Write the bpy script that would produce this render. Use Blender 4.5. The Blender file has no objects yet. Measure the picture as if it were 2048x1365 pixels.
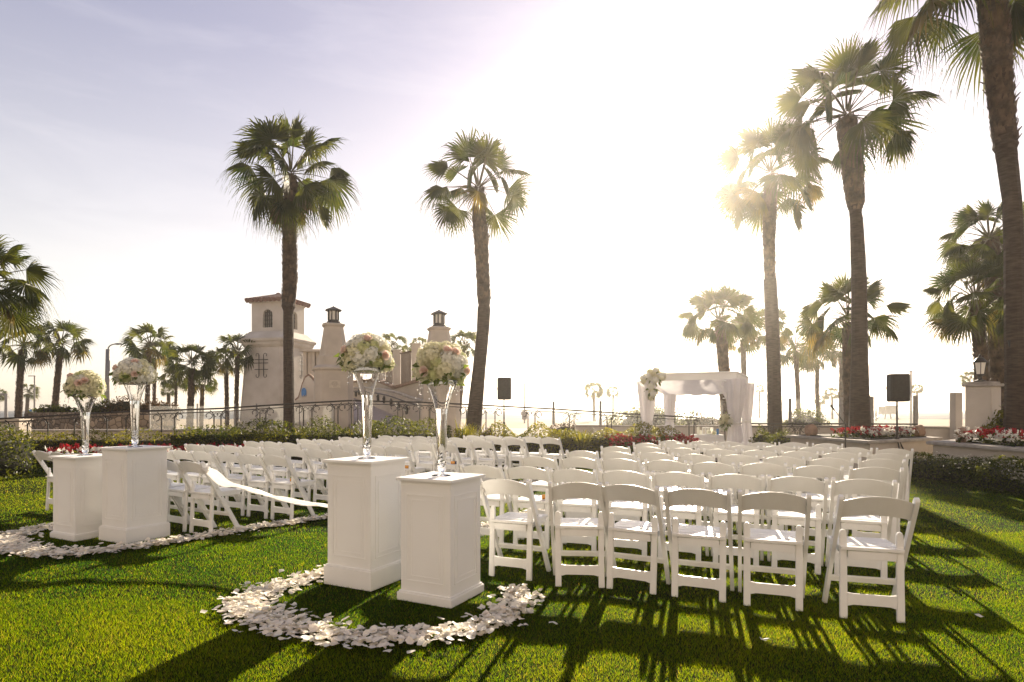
import bpy, bmesh, math, random
import numpy as np
from mathutils import Vector, Matrix, Quaternion

# ------------------------------------------------------------------ scene, camera, light
S = bpy.context.scene
COL = S.collection
EYE = 1.30            # camera height above the lawn (m)
F = 1230.0            # focal length in pixels of a 2048 px wide frame
HOR = 820.0           # horizon row in that frame

cam = bpy.data.cameras.new('camera')
cam.sensor_width = 36.0
cam.lens = 36.0 * F / 2048.0
cam.shift_y = (HOR - 682.5) / 2048.0
cam.clip_start = 0.05
cam.clip_end = 5000.0
camo = bpy.data.objects.new('camera', cam)
COL.objects.link(camo)
camo.location = (0, 0, EYE)
camo.rotation_euler = (math.radians(90), 0, 0)
S.camera = camo

SUN_AZ = math.radians(15.5)     # to the right of the view axis (+Y)
SUN_EL = math.radians(20.5)
SUN_DIR = Vector((math.sin(SUN_AZ) * math.cos(SUN_EL), math.cos(SUN_AZ) * math.cos(SUN_EL), math.sin(SUN_EL)))

world = bpy.data.worlds.new('World')
S.world = world
world.use_nodes = True
wn = world.node_tree.nodes
wl = world.node_tree.links
for n in list(wn):
    wn.remove(n)
w_out = wn.new('ShaderNodeOutputWorld')
w_bg = wn.new('ShaderNodeBackground')
sky = wn.new('ShaderNodeTexSky')
sky.sky_type = 'NISHITA'
sky.sun_disc = False
sky.sun_elevation = SUN_EL
sky.sun_rotation = SUN_AZ
sky.air_density = 1.0
sky.dust_density = 1.2
sky.ozone_density = 1.5
w_bg.inputs['Strength'].default_value = 0.15
# thin cirrus: streaky noise in sky direction, whitening the blue a little
tc = wn.new('ShaderNodeTexCoord')
mp = wn.new('ShaderNodeMapping')
mp.inputs['Rotation'].default_value = (0.15, 0.25, 0.3)
mp.inputs['Scale'].default_value = (1.2, 1.2, 7.0)
nz = wn.new('ShaderNodeTexNoise')
nz.inputs['Scale'].default_value = 2.2
nz.inputs['Detail'].default_value = 7.0
nz.inputs['Roughness'].default_value = 0.62
nz.inputs['Distortion'].default_value = 0.6
rp = wn.new('ShaderNodeValToRGB')
rp.color_ramp.elements[0].position = 0.50
rp.color_ramp.elements[0].color = (0, 0, 0, 1)
rp.color_ramp.elements[1].position = 0.78
rp.color_ramp.elements[1].color = (0.16, 0.16, 0.16, 1)
hs = wn.new('ShaderNodeHueSaturation')
hs.inputs['Saturation'].default_value = 0.62
tint = wn.new('ShaderNodeMix')
tint.data_type = 'RGBA'
tint.blend_type = 'MULTIPLY'
tint.inputs[0].default_value = 1.0
sx = wn.new('ShaderNodeSeparateXYZ')
er = wn.new('ShaderNodeValToRGB')      # low sky is warm sea haze, high sky turns lavender
er.color_ramp.elements[0].position = 0.16
er.color_ramp.elements[0].color = (0.86, 0.765, 0.69, 1)
er.color_ramp.elements[1].position = 0.50
er.color_ramp.elements[1].color = (0.505, 0.468, 0.540, 1)
tc2 = wn.new('ShaderNodeTexCoord')
wl.new(tc2.outputs['Generated'], sx.inputs['Vector'])
wl.new(sx.outputs['Z'], er.inputs['Fac'])
wl.new(er.outputs['Color'], tint.inputs[7])
cm = wn.new('ShaderNodeMix')
cm.data_type = 'RGBA'
cm.inputs[7].default_value = (2.9, 2.75, 2.75, 1)
wl.new(tc.outputs['Generated'], mp.inputs['Vector'])
wl.new(mp.outputs['Vector'], nz.inputs['Vector'])
wl.new(nz.outputs['Fac'], rp.inputs['Fac'])
wl.new(sky.outputs['Color'], hs.inputs['Color'])
gm = wn.new('ShaderNodeGamma')      # gentler fall-off away from the sun, as in thin high haze
gm.inputs['Gamma'].default_value = 0.62
wl.new(hs.outputs['Color'], gm.inputs['Color'])
wl.new(gm.outputs['Color'], tint.inputs[6])
wl.new(tint.outputs[2], cm.inputs[6])
wl.new(rp.outputs['Color'], cm.inputs[0])
wl.new(cm.outputs[2], w_bg.inputs['Color'])
wl.new(w_bg.outputs['Background'], w_out.inputs['Surface'])

sun = bpy.data.lights.new('sun', 'SUN')
sun.energy = 4.1
sun.angle = math.radians(0.55)
sun.color = (1.0, 0.85, 0.65)
suno = bpy.data.objects.new('sun', sun)
COL.objects.link(suno)
suno.rotation_euler = SUN_DIR.to_track_quat('Z', 'Y').to_euler()

S.view_settings.view_transform = 'Standard'
S.view_settings.look = 'None'
S.view_settings.exposure = 1.66
S.view_settings.gamma = 1.0
S.render.engine = 'CYCLES'
S.cycles.use_denoising = True
S.cycles.max_bounces = 10
S.cycles.diffuse_bounces = 4
S.cycles.transparent_max_bounces = 24
S.cycles.transmission_bounces = 8
S.cycles.volume_bounces = 1
S.cycles.sample_clamp_indirect = 8.0

# ------------------------------------------------------------------ helpers
PI = math.pi


def W(x, y, Y):
    """survey point: a sight line of the photograph at distance Y"""
    return Vector(((x - 1024.0) / F * Y, Y, EYE + (HOR - y) / F * Y))


def G(x, y):
    """survey point on the lawn"""
    Y = EYE * F / (y - HOR)
    return Vector(((x - 1024.0) / F * Y, Y, 0.0))


class MB:
    def __init__(self):
        self.v = []
        self.f = []
        self.m = []

    def add(self, vs, fs, mi=0):
        o = len(self.v)
        self.v.extend([tuple(p) for p in vs])
        self.f.extend([tuple(i + o for i in f) for f in fs])
        self.m.extend([mi] * len(fs))

    def box(self, c, s, R=None, mi=0, top=1.0):
        c = Vector(c)
        hx, hy, hz = s[0] / 2, s[1] / 2, s[2] / 2
        vs = []
        for z, k in ((-hz, 1.0), (hz, top)):
            for x, y in ((-hx, -hy), (hx, -hy), (hx, hy), (-hx, hy)):
                p = Vector((x * k, y * k, z))
                if R is not None:
                    p = R @ p
                vs.append(c + p)
        self.add(vs, [(3, 2, 1, 0), (4, 5, 6, 7), (0, 1, 5, 4), (1, 2, 6, 5), (2, 3, 7, 6), (3, 0, 4, 7)], mi)

    def beam(self, p0, p1, w, d, up=(0, 0, 1), mi=0):
        """box from p0 to p1; w across, d along the 'up' side"""
        p0 = Vector(p0)
        p1 = Vector(p1)
        a = (p1 - p0).normalized()
        u = Vector(up)
        s = a.cross(u)
        if s.length < 1e-5:
            s = a.cross(Vector((0, 1, 0)))
        s.normalize()
        u = s.cross(a).normalized()
        vs = []
        for p in (p0, p1):
            for i, j in ((-1, -1), (1, -1), (1, 1), (-1, 1)):
                vs.append(p + s * (w / 2 * i) + u * (d / 2 * j))
        self.add(vs, [(3, 2, 1, 0), (4, 5, 6, 7), (0, 1, 5, 4), (1, 2, 6, 5), (2, 3, 7, 6), (3, 0, 4, 7)], mi)

    def tube(self, pts, rads, n=8, mi=0, cap=True, squash=1.0):
        pts = [Vector(p) for p in pts]
        if not hasattr(rads, '__len__'):
            rads = [rads] * len(pts)
        vs = []
        ref = None
        for i, p in enumerate(pts):
            a = pts[min(i + 1, len(pts) - 1)] - pts[max(i - 1, 0)]
            if a.length < 1e-9:
                a = Vector((0, 0, 1))
            a.normalize()
            if ref is None:
                ref = Vector((1, 0, 0)) if abs(a.x) < 0.8 else Vector((0, 1, 0))
            s = a.cross(ref).normalized()
            u = s.cross(a).normalized()
            ref = u
            for k in range(n):
                t = 2 * PI * k / n
                vs.append(p + (s * math.cos(t) + u * math.sin(t) * squash) * rads[i])
        fs = []
        for i in range(len(pts) - 1):
            for k in range(n):
                k2 = (k + 1) % n
                fs.append((i * n + k, i * n + k2, (i + 1) * n + k2, (i + 1) * n + k))
        if cap:
            fs.append(tuple(range(n - 1, -1, -1)))
            fs.append(tuple((len(pts) - 1) * n + k for k in range(n)))
        self.add(vs, fs, mi)

    def lathe(self, prof, n=24, c=(0, 0, 0), mi=0, cap=True, rot=0.0, sx=1.0, sy=1.0):
        c = Vector(c)
        vs = []
        for r, z in prof:
            for k in range(n):
                t = 2 * PI * k / n + rot
                vs.append(c + Vector((r * math.cos(t) * sx, r * math.sin(t) * sy, z)))
        fs = []
        for i in range(len(prof) - 1):
            for k in range(n):
                k2 = (k + 1) % n
                fs.append((i * n + k, i * n + k2, (i + 1) * n + k2, (i + 1) * n + k))
        if cap:
            fs.append(tuple(range(n - 1, -1, -1)))
            fs.append(tuple((len(prof) - 1) * n + k for k in range(n)))
        self.add(vs, fs, mi)

    def prism(self, poly, z0, z1, mi=0):
        n = len(poly)
        area = sum(poly[i][0] * poly[(i + 1) % n][1] - poly[(i + 1) % n][0] * poly[i][1] for i in range(n))
        if area < 0:
            poly = list(reversed(poly))
        vs = [(p[0], p[1], z0) for p in poly] + [(p[0], p[1], z1) for p in poly]
        fs = [tuple(range(n - 1, -1, -1)), tuple(range(n, 2 * n))]
        for i in range(n):
            j = (i + 1) % n
            fs.append((i, j, n + j, n + i))
        self.add(vs, fs, mi)

    def extrude(self, poly3, d, mi=0):
        """planar 3-D outline given a thickness vector d"""
        d = Vector(d)
        n = len(poly3)
        vs = [Vector(p) for p in poly3] + [Vector(p) + d for p in poly3]
        fs = [tuple(range(n - 1, -1, -1)), tuple(range(n, 2 * n))]
        for i in range(n):
            j = (i + 1) % n
            fs.append((i, j, n + j, n + i))
        self.add(vs, fs, mi)

    def ball(self, c, r, n=10, m=6, mi=0, sz=1.0):
        prof = []
        for i in range(1, m):
            t = PI * i / m
            prof.append((r * math.sin(t), -r * math.cos(t) * sz))
        self.lathe(prof, n, c, mi)

    def mesh(self, name, mats, smooth=False, bevel=0.0, seg=2, fixn=False):
        me = bpy.data.meshes.new(name)
        me.from_pydata(self.v, [], self.f)
        if not isinstance(mats, (list, tuple)):
            mats = [mats]
        for mt in mats:
            me.materials.append(mt)
        if len(mats) > 1:
            me.polygons.foreach_set('material_index', self.m)
        if fixn or bevel > 0:
            bm = bmesh.new()
            bm.from_mesh(me)
            bmesh.ops.recalc_face_normals(bm, faces=bm.faces)
            if bevel > 0:
                es = [e for e in bm.edges if len(e.link_faces) == 2 and e.calc_face_angle() > 0.6]
                bmesh.ops.bevel(bm, geom=es, offset=bevel, segments=seg, affect='EDGES', clamp_overlap=True)
            bm.to_mesh(me)
            bm.free()
        if smooth:
            me.polygons.foreach_set('use_smooth', [True] * len(me.polygons))
        me.update()
        return me

    def build(self, name, mats, parent=None, smooth=False, bevel=0.0, seg=2, fixn=False, loc=None):
        return link(name, self.mesh(name, mats, smooth, bevel, seg, fixn), parent, loc)


def link(name, me, parent=None, loc=None):
    o = bpy.data.objects.new(name, me)
    COL.objects.link(o)
    if parent is not None:
        o.parent = parent
    if loc is not None:
        o.location = loc
    return o


def tag(o, label, cat, group=None, kind=None):
    o['label'] = label
    o['category'] = cat
    if group:
        o['group'] = group
    if kind:
        o['kind'] = kind
    return o


def thing(name, label, cat, loc=(0, 0, 0), rz=0.0, group=None):
    o = bpy.data.objects.new(name, None)
    COL.objects.link(o)
    o.empty_display_size = 0.1
    o.location = loc
    o.rotation_euler = (0, 0, rz)
    return tag(o, label, cat, group)


def struct(o):
    o['kind'] = 'structure'
    return o


def npmesh(name, v, f, mats, mi=None, attr=None, smooth=False):
    """mesh from numpy arrays of equal-sided faces"""
    me = bpy.data.meshes.new(name)
    k = f.shape[1]
    me.vertices.add(len(v))
    me.vertices.foreach_set('co', np.ascontiguousarray(v, dtype=np.float32).ravel())
    me.loops.add(f.size)
    me.loops.foreach_set('vertex_index', np.ascontiguousarray(f, dtype=np.int32).ravel())
    me.polygons.add(len(f))
    me.polygons.foreach_set('loop_start', np.arange(0, f.size, k, dtype=np.int32))
    if not isinstance(mats, (list, tuple)):
        mats = [mats]
    for mt in mats:
        me.materials.append(mt)
    if mi is not None:
        me.polygons.foreach_set('material_index', np.ascontiguousarray(mi, dtype=np.int32))
    if smooth:
        me.polygons.foreach_set('use_smooth', np.ones(len(f), dtype=bool))
    me.update(calc_edges=True)
    if attr is not None:
        a = me.attributes.new('tint', 'FLOAT', 'POINT')
        a.data.foreach_set('value', np.ascontiguousarray(attr, dtype=np.float32))
    me.validate()
    return me


# ------------------------------------------------------------------ materials
def mat(name, c1, c2=None, rough=0.6, scale=8.0, bump=0.0, bscale=60.0, spec=0.4, metal=0.0, detail=5.0, lo=0.35, hi=0.65,
        stretch=None):
    m = bpy.data.materials.new(name)
    m.use_nodes = True
    nt = m.node_tree
    b = nt.nodes['Principled BSDF']
    b.inputs['Roughness'].default_value = rough
    b.inputs['Specular IOR Level'].default_value = spec
    b.inputs['Metallic'].default_value = metal
    b.inputs['Base Color'].default_value = (*c1, 1)
    co = nt.nodes.new('ShaderNodeTexCoord')
    src = co.outputs['Object']
    if stretch:
        mpn = nt.nodes.new('ShaderNodeMapping')
        mpn.inputs['Scale'].default_value = stretch
        nt.links.new(src, mpn.inputs['Vector'])
        src = mpn.outputs['Vector']
    if c2 is not None:
        n = nt.nodes.new('ShaderNodeTexNoise')
        n.inputs['Scale'].default_value = scale
        n.inputs['Detail'].default_value = detail
        r = nt.nodes.new('ShaderNodeValToRGB')
        r.color_ramp.elements[0].position = lo
        r.color_ramp.elements[0].color = (*c1, 1)
        r.color_ramp.elements[1].position = hi
        r.color_ramp.elements[1].color = (*c2, 1)
        nt.links.new(src, n.inputs['Vector'])
        nt.links.new(n.outputs['Fac'], r.inputs['Fac'])
        nt.links.new(r.outputs['Color'], b.inputs['Base Color'])
    if bump > 0:
        n2 = nt.nodes.new('ShaderNodeTexNoise')
        n2.inputs['Scale'].default_value = bscale
        n2.inputs['Detail'].default_value = 4
        bp = nt.nodes.new('ShaderNodeBump')
        bp.inputs['Strength'].default_value = bump
        bp.inputs['Distance'].default_value = 0.02
        nt.links.new(src, n2.inputs['Vector'])
        nt.links.new(n2.outputs['Fac'], bp.inputs['Height'])
        nt.links.new(bp.outputs['Normal'], b.inputs['Normal'])
    return m


def leafmat(name, c1, c2, tr=0.45, trc=None, rough=0.5, scale=3.0, spec=0.3, tint_attr=False, clear=0.0, tr2=None):
    """thin leaf / petal / cloth: diffuse front mixed with light let through"""
    m = bpy.data.materials.new(name)
    m.use_nodes = True
    nt = m.node_tree
    b = nt.nodes['Principled BSDF']
    out = nt.nodes['Material Output']
    b.inputs['Roughness'].default_value = rough
    b.inputs['Specular IOR Level'].default_value = spec
    r = nt.nodes.new('ShaderNodeValToRGB')
    r.color_ramp.elements[0].color = (*c1, 1)
    r.color_ramp.elements[1].color = (*c2, 1)
    if tint_attr:
        a = nt.nodes.new('ShaderNodeAttribute')
        a.attribute_name = 'tint'
        nt.links.new(a.outputs['Fac'], r.inputs['Fac'])
    else:
        co = nt.nodes.new('ShaderNodeTexCoord')
        n = nt.nodes.new('ShaderNodeTexNoise')
        n.inputs['Scale'].default_value = scale
        n.inputs['Detail'].default_value = 4
        r.color_ramp.elements[0].position = 0.35
        r.color_ramp.elements[1].position = 0.65
        nt.links.new(co.outputs['Object'], n.inputs['Vector'])
        nt.links.new(n.outputs['Fac'], r.inputs['Fac'])
    t = nt.nodes.new('ShaderNodeBsdfTranslucent')
    mx = nt.nodes.new('ShaderNodeMixShader')
    mx.inputs[0].default_value = tr
    nt.links.new(r.outputs['Color'], b.inputs['Base Color'])
    if tr2 is not None:
        r2 = nt.nodes.new('ShaderNodeValToRGB')
        r2.color_ramp.elements[0].color = (*tr2[0], 1)
        r2.color_ramp.elements[1].color = (*tr2[1], 1)
        r2.color_ramp.elements[0].position = r.color_ramp.elements[0].position
        r2.color_ramp.elements[1].position = r.color_ramp.elements[1].position
        nt.links.new(r.inputs['Fac'].links[0].from_socket, r2.inputs['Fac'])
        nt.links.new(r2.outputs['Color'], t.inputs['Color'])
    elif trc is None:
        nt.links.new(r.outputs['Color'], t.inputs['Color'])
    else:
        t.inputs['Color'].default_value = (*trc, 1)
    nt.links.new(b.outputs['BSDF'], mx.inputs[1])
    nt.links.new(t.outputs['BSDF'], mx.inputs[2])
    last = mx
    if clear > 0:
        tp = nt.nodes.new('ShaderNodeBsdfTransparent')
        m2 = nt.nodes.new('ShaderNodeMixShader')
        m2.inputs[0].default_value = clear
        nt.links.new(mx.outputs[0], m2.inputs[1])
        nt.links.new(tp.outputs[0], m2.inputs[2])
        last = m2
    nt.links.new(last.outputs[0], out.inputs['Surface'])
    return m


def panemat(name, tintc=(0.97, 0.98, 0.97)):
    m = bpy.data.materials.new(name)
    m.use_nodes = True
    nt = m.node_tree
    out = nt.nodes['Material Output']
    nt.nodes.remove(nt.nodes['Principled BSDF'])
    tp = nt.nodes.new('ShaderNodeBsdfTransparent')
    tp.inputs['Color'].default_value = (*tintc, 1)
    gl = nt.nodes.new('ShaderNodeBsdfGlossy')
    gl.inputs['Roughness'].default_value = 0.02
    df = nt.nodes.new('ShaderNodeBsdfTranslucent')
    df.inputs['Color'].default_value = (0.8, 0.8, 0.78, 1)
    fr = nt.nodes.new('ShaderNodeFresnel')
    fr.inputs['IOR'].default_value = 1.45
    mx = nt.nodes.new('ShaderNodeMixShader')
    m2 = nt.nodes.new('ShaderNodeMixShader')
    m2.inputs[0].default_value = 0.035     # salt film on the glass
    nt.links.new(fr.outputs[0], mx.inputs[0])
    nt.links.new(tp.outputs[0], mx.inputs[1])
    nt.links.new(gl.outputs[0], mx.inputs[2])
    nt.links.new(mx.outputs[0], m2.inputs[1])
    nt.links.new(df.outputs[0], m2.inputs[2])
    nt.links.new(m2.outputs[0], out.inputs['Surface'])
    return m


def glassmat(name, ior, col=(1, 1, 1)):
    m = bpy.data.materials.new(name)
    m.use_nodes = True
    b = m.node_tree.nodes['Principled BSDF']
    b.inputs['Base Color'].default_value = (*col, 1)
    b.inputs['Roughness'].default_value = 0.0
    b.inputs['Transmission Weight'].default_value = 1.0
    b.inputs['IOR'].default_value = ior
    return m


M = {}
M['chair'] = mat('white_resin', (0.80, 0.80, 0.79), (0.72, 0.71, 0.69), rough=0.34, scale=5, lo=0.45, hi=0.8, bump=0.03, bscale=40)
M['bolt'] = mat('dark_bolt', (0.05, 0.05, 0.05), rough=0.4, metal=0.8)
M['paint'] = mat('white_painted_wood', (0.80, 0.80, 0.79), (0.76, 0.755, 0.74), rough=0.55, scale=2.5, bump=0.10, bscale=120)
M['stucco'] = mat('white_stucco', (0.58, 0.53, 0.47), (0.48, 0.43, 0.37), rough=0.9, scale=1.3, bump=0.35, bscale=30)
M['stucco2'] = mat('cream_stucco', (0.56, 0.49, 0.41), (0.46, 0.40, 0.33), rough=0.9, scale=1.6, bump=0.35, bscale=30)
M['cap'] = mat('stone_cap', (0.42, 0.38, 0.34), (0.30, 0.27, 0.24), rough=0.85, scale=6, bump=0.3, bscale=40)
M['capbrown'] = mat('brick_cap', (0.30, 0.20, 0.14), (0.20, 0.13, 0.09), rough=0.85, scale=6, bump=0.4, bscale=25)
M['iron'] = mat('black_iron', (0.022, 0.020, 0.019), (0.035, 0.03, 0.027), rough=0.5, scale=20)
M['black'] = mat('black_plastic', (0.018, 0.017, 0.016), (0.03, 0.027, 0.025), rough=0.55, scale=30, bump=0.2, bscale=300)
M['grey'] = mat('grey_metal', (0.30, 0.29, 0.28), (0.22, 0.21, 0.2), rough=0.55, scale=9)
M['lamp'] = mat('lamp_glass', (0.85, 0.82, 0.75), rough=0.25)
M['tile'] = mat('red_roof_tile', (0.20, 0.10, 0.07), (0.13, 0.065, 0.045), rough=0.8, scale=9, bump=0.3, bscale=30)
M['wood'] = mat('brown_wood', (0.16, 0.10, 0.065), (0.09, 0.055, 0.035), rough=0.75, scale=4, stretch=(14, 14, 1))
M['pave'] = mat('ramp_paving', (0.42, 0.36, 0.36), (0.34, 0.29, 0.29), rough=0.85, scale=5)
M['blue'] = mat('blue_emblem_paint', (0.04, 0.16, 0.42), (0.06, 0.22, 0.5), rough=0.5, scale=9)
M['plaque'] = mat('plaque_stone', (0.62, 0.55, 0.45), (0.52, 0.46, 0.37), rough=0.7, scale=14)
M['letter'] = mat('plaque_letters', (0.30, 0.24, 0.19), rough=0.7)
M['trunk'] = mat('palm_bark', (0.075, 0.052, 0.037), (0.034, 0.023, 0.016), rough=0.92, scale=6, bump=0.7, bscale=22, stretch=(1, 1, 5))
M['boot'] = mat('palm_boots', (0.13, 0.088, 0.058), (0.035, 0.023, 0.015), rough=0.9, scale=5, bump=0.5, bscale=30)
M['frond'] = leafmat('palm_frond', (0.012, 0.026, 0.006), (0.036, 0.052, 0.011), tr=0.40, rough=0.5, scale=1.5, spec=0.2, tr2=((0.035, 0.06, 0.006), (0.16, 0.16, 0.012)))
M['frond2'] = leafmat('palm_frond_yellowed', (0.04, 0.04, 0.012), (0.10, 0.075, 0.02), tr=0.45, rough=0.5, scale=2, spec=0.2, tr2=((0.09, 0.09, 0.012), (0.28, 0.19, 0.02)))
M['dead'] = leafmat('dead_frond', (0.060, 0.040, 0.025), (0.11, 0.075, 0.045), tr=0.25, rough=0.8, scale=3, trc=(0.14, 0.08, 0.03))
M['stalk'] = mat('frond_stalk', (0.10, 0.085, 0.03), (0.06, 0.045, 0.02), rough=0.6, scale=6)
M['grass'] = leafmat('grass_blade', (0.002, 0.010, 0.0004), (0.011, 0.019, 0.001), tr=0.55, rough=0.55, tint_attr=True, spec=0.06, tr2=((0.06, 0.23, 0.001), (0.56, 0.60, 0.002)))
for nd in M['grass'].node_tree.nodes:      # straw-coloured tips among the green
    if nd.bl_idname == 'ShaderNodeValToRGB':
        e = nd.color_ramp.elements.new(0.93)
        e.color = nd.color_ramp.elements[-1].color
        c = nd.color_ramp.elements[-1].color
        nd.color_ramp.elements[-1].color = (c[0] * 1.5, c[1] * 1.05, c[2] * 12 + .02, 1)
M['soil'] = mat('lawn_thatch', (0.004, 0.008, 0.0005), (0.014, 0.017, 0.001), rough=0.95, scale=1.8, bump=0.6, bscale=120, detail=9, spec=0.03)
M['hedge'] = leafmat('hedge_leaf', (0.008, 0.020, 0.004), (0.035, 0.052, 0.010), tr=0.42, rough=0.5, tint_attr=True, spec=0.15, tr2=((0.03, 0.06, 0.004), (0.34, 0.33, 0.03)))
M['hedgey'] = leafmat('yellow_green_leaf', (0.020, 0.030, 0.005), (0.11, 0.10, 0.014), tr=0.48, rough=0.5, tint_attr=True, spec=0.15, tr2=((0.10, 0.13, 0.006), (0.50, 0.42, 0.03)))
M['dryleaf'] = leafmat('dry_shrub_leaf', (0.045, 0.030, 0.014), (0.14, 0.075, 0.028), tr=0.4, rough=0.6, tint_attr=True)
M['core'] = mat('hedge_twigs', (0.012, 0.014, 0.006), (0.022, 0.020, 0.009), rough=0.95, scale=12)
M['red'] = leafmat('red_blossom', (0.20, 0.006, 0.010), (0.46, 0.022, 0.03), tr=0.35, rough=0.5, tint_attr=True)
M['whitef'] = leafmat('white_blossom', (0.70, 0.66, 0.58), (0.85, 0.82, 0.74), tr=0.4, rough=0.5, tint_attr=True)
M['petal'] = leafmat('rose_petal', (0.88, 0.78, 0.67), (0.90, 0.87, 0.77), tr=0.32, rough=0.55, tint_attr=True)
M['hyd_w'] = leafmat('white_hydrangea', (0.78, 0.78, 0.70), (0.84, 0.83, 0.76), tr=0.35, rough=0.6, scale=30)
M['hyd_c'] = leafmat('cream_hydrangea', (0.72, 0.70, 0.48), (0.80, 0.77, 0.58), tr=0.35, rough=0.6, scale=30)
M['hyd_g'] = leafmat('green_hydrangea', (0.52, 0.56, 0.27), (0.68, 0.68, 0.40), tr=0.35, rough=0.6, scale=30)
M['rose'] = leafmat('blush_rose', (0.83, 0.63, 0.53), (0.87, 0.75, 0.67), tr=0.35, rough=0.55, scale=25)
M['bleaf'] = leafmat('bouquet_leaf', (0.030, 0.055, 0.020), (0.07, 0.10, 0.03), tr=0.35, rough=0.4, scale=14, trc=(0.25, 0.32, 0.05))
M['bead'] = glassmat('crystal_bead', 1.5)
M['wire'] = mat('thin_wire', (0.25, 0.22, 0.17), rough=0.5)
M['glass'] = glassmat('clear_glass', 1.45, (0.985, 0.99, 0.99))
M['water'] = glassmat('vase_water', 1.33)
M['pane'] = panemat('windscreen_glass')
M['cloth'] = leafmat('white_cloth', (0.80, 0.79, 0.78), (0.84, 0.83, 0.82), tr=0.35, rough=0.8, scale=4, spec=0.1)
M['sheer'] = leafmat('sheer_white_curtain', (0.80, 0.78, 0.80), (0.85, 0.83, 0.85), tr=0.32, rough=0.85, scale=4, spec=0.1, clear=0.06)
M['stone'] = mat('terracotta_stone', (0.33, 0.22, 0.15), (0.22, 0.14, 0.10), rough=0.9, scale=7, bump=0.6, bscale=25)
M['hotel'] = mat('hotel_stucco', (0.36, 0.33, 0.30), (0.32, 0.29, 0.265), rough=0.9, scale=0.6)
M['window'] = mat('dark_window', (0.05, 0.06, 0.07), rough=0.15, spec=0.5)
M['winpane'] = mat('dusty_window', (0.16, 0.15, 0.14), (0.30, 0.28, 0.26), rough=0.3, scale=6)
M['sand'] = mat('beach_sand', (0.30, 0.23, 0.155), (0.24, 0.185, 0.12), rough=0.95, scale=0.4)
M['terrace'] = mat('terrace_concrete', (0.33, 0.29, 0.26), (0.26, 0.23, 0.20), rough=0.9, scale=0.9, bump=0.2)
M['amber'] = mat('amber_glass_bottle', (0.55, 0.24, 0.03), rough=0.2, spec=0.6)
M['navy'] = mat('dark_label', (0.02, 0.02, 0.045), rough=0.4)

# ------------------------------------------------------------------ ground, beach, sea
def sheet(name, pts, z, m):
    mb = MB()
    mb.add([(p[0], p[1], z) for p in pts], [tuple(range(len(pts)))])
    return struct(mb.build(name, m, fixn=False))


def wavemat():
    m = bpy.data.materials.new('sea_water')
    m.use_nodes = True
    nt = m.node_tree
    b = nt.nodes['Principled BSDF']
    b.inputs['Base Color'].default_value = (0.10, 0.12, 0.14, 1)
    b.inputs['Roughness'].default_value = 0.5
    b.inputs['Specular IOR Level'].default_value = 0.08
    co = nt.nodes.new('ShaderNodeTexCoord')
    mpn = nt.nodes.new('ShaderNodeMapping')
    mpn.inputs['Scale'].default_value = (0.05, 0.25, 1)
    n = nt.nodes.new('ShaderNodeTexNoise')
    n.inputs['Scale'].default_value = 1.0
    n.inputs['Detail'].default_value = 6
    bp = nt.nodes.new('ShaderNodeBump')
    bp.inputs['Strength'].default_value = 0.8
    bp.inputs['Distance'].default_value = 0.9
    r = nt.nodes.new('ShaderNodeValToRGB')
    r.color_ramp.elements[0].position = 0.56
    r.color_ramp.elements[0].color = (0.05, 0.065, 0.08, 1)
    r.color_ramp.elements[1].position = 0.68
    r.color_ramp.elements[1].color = (0.26, 0.26, 0.26, 1)
    nt.links.new(co.outputs['Object'], mpn.inputs['Vector'])
    nt.links.new(mpn.outputs['Vector'], n.inputs['Vector'])
    nt.links.new(n.outputs['Fac'], bp.inputs['Height'])
    nt.links.new(n.outputs['Fac'], r.inputs['Fac'])
    nt.links.new(r.outputs['Color'], b.inputs['Base Color'])
    nt.links.new(bp.outputs['Normal'], b.inputs['Normal'])
    return m


sheet('ground', [(-900, -60), (900, -60), (900, 78), (-900, 78)], -0.012, M['sand'])
sheet('terrace', [(-60, 12), (60, 12), (60, 44), (-60, 44)], -0.006, M['terrace'])
sheet('beach', [(-900, 78), (900, 78), (900, 92), (-900, 90)], -0.012, M['sand'])
sea = sheet('sea', [(-900, 86), (900, 88), (900, 900), (-900, 900)], -0.008, wavemat())
sheet('lawn', [(-22, -8), (22, -8), (22, 15.6), (-22, 15.6)], 0.0, M['soil'])


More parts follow.
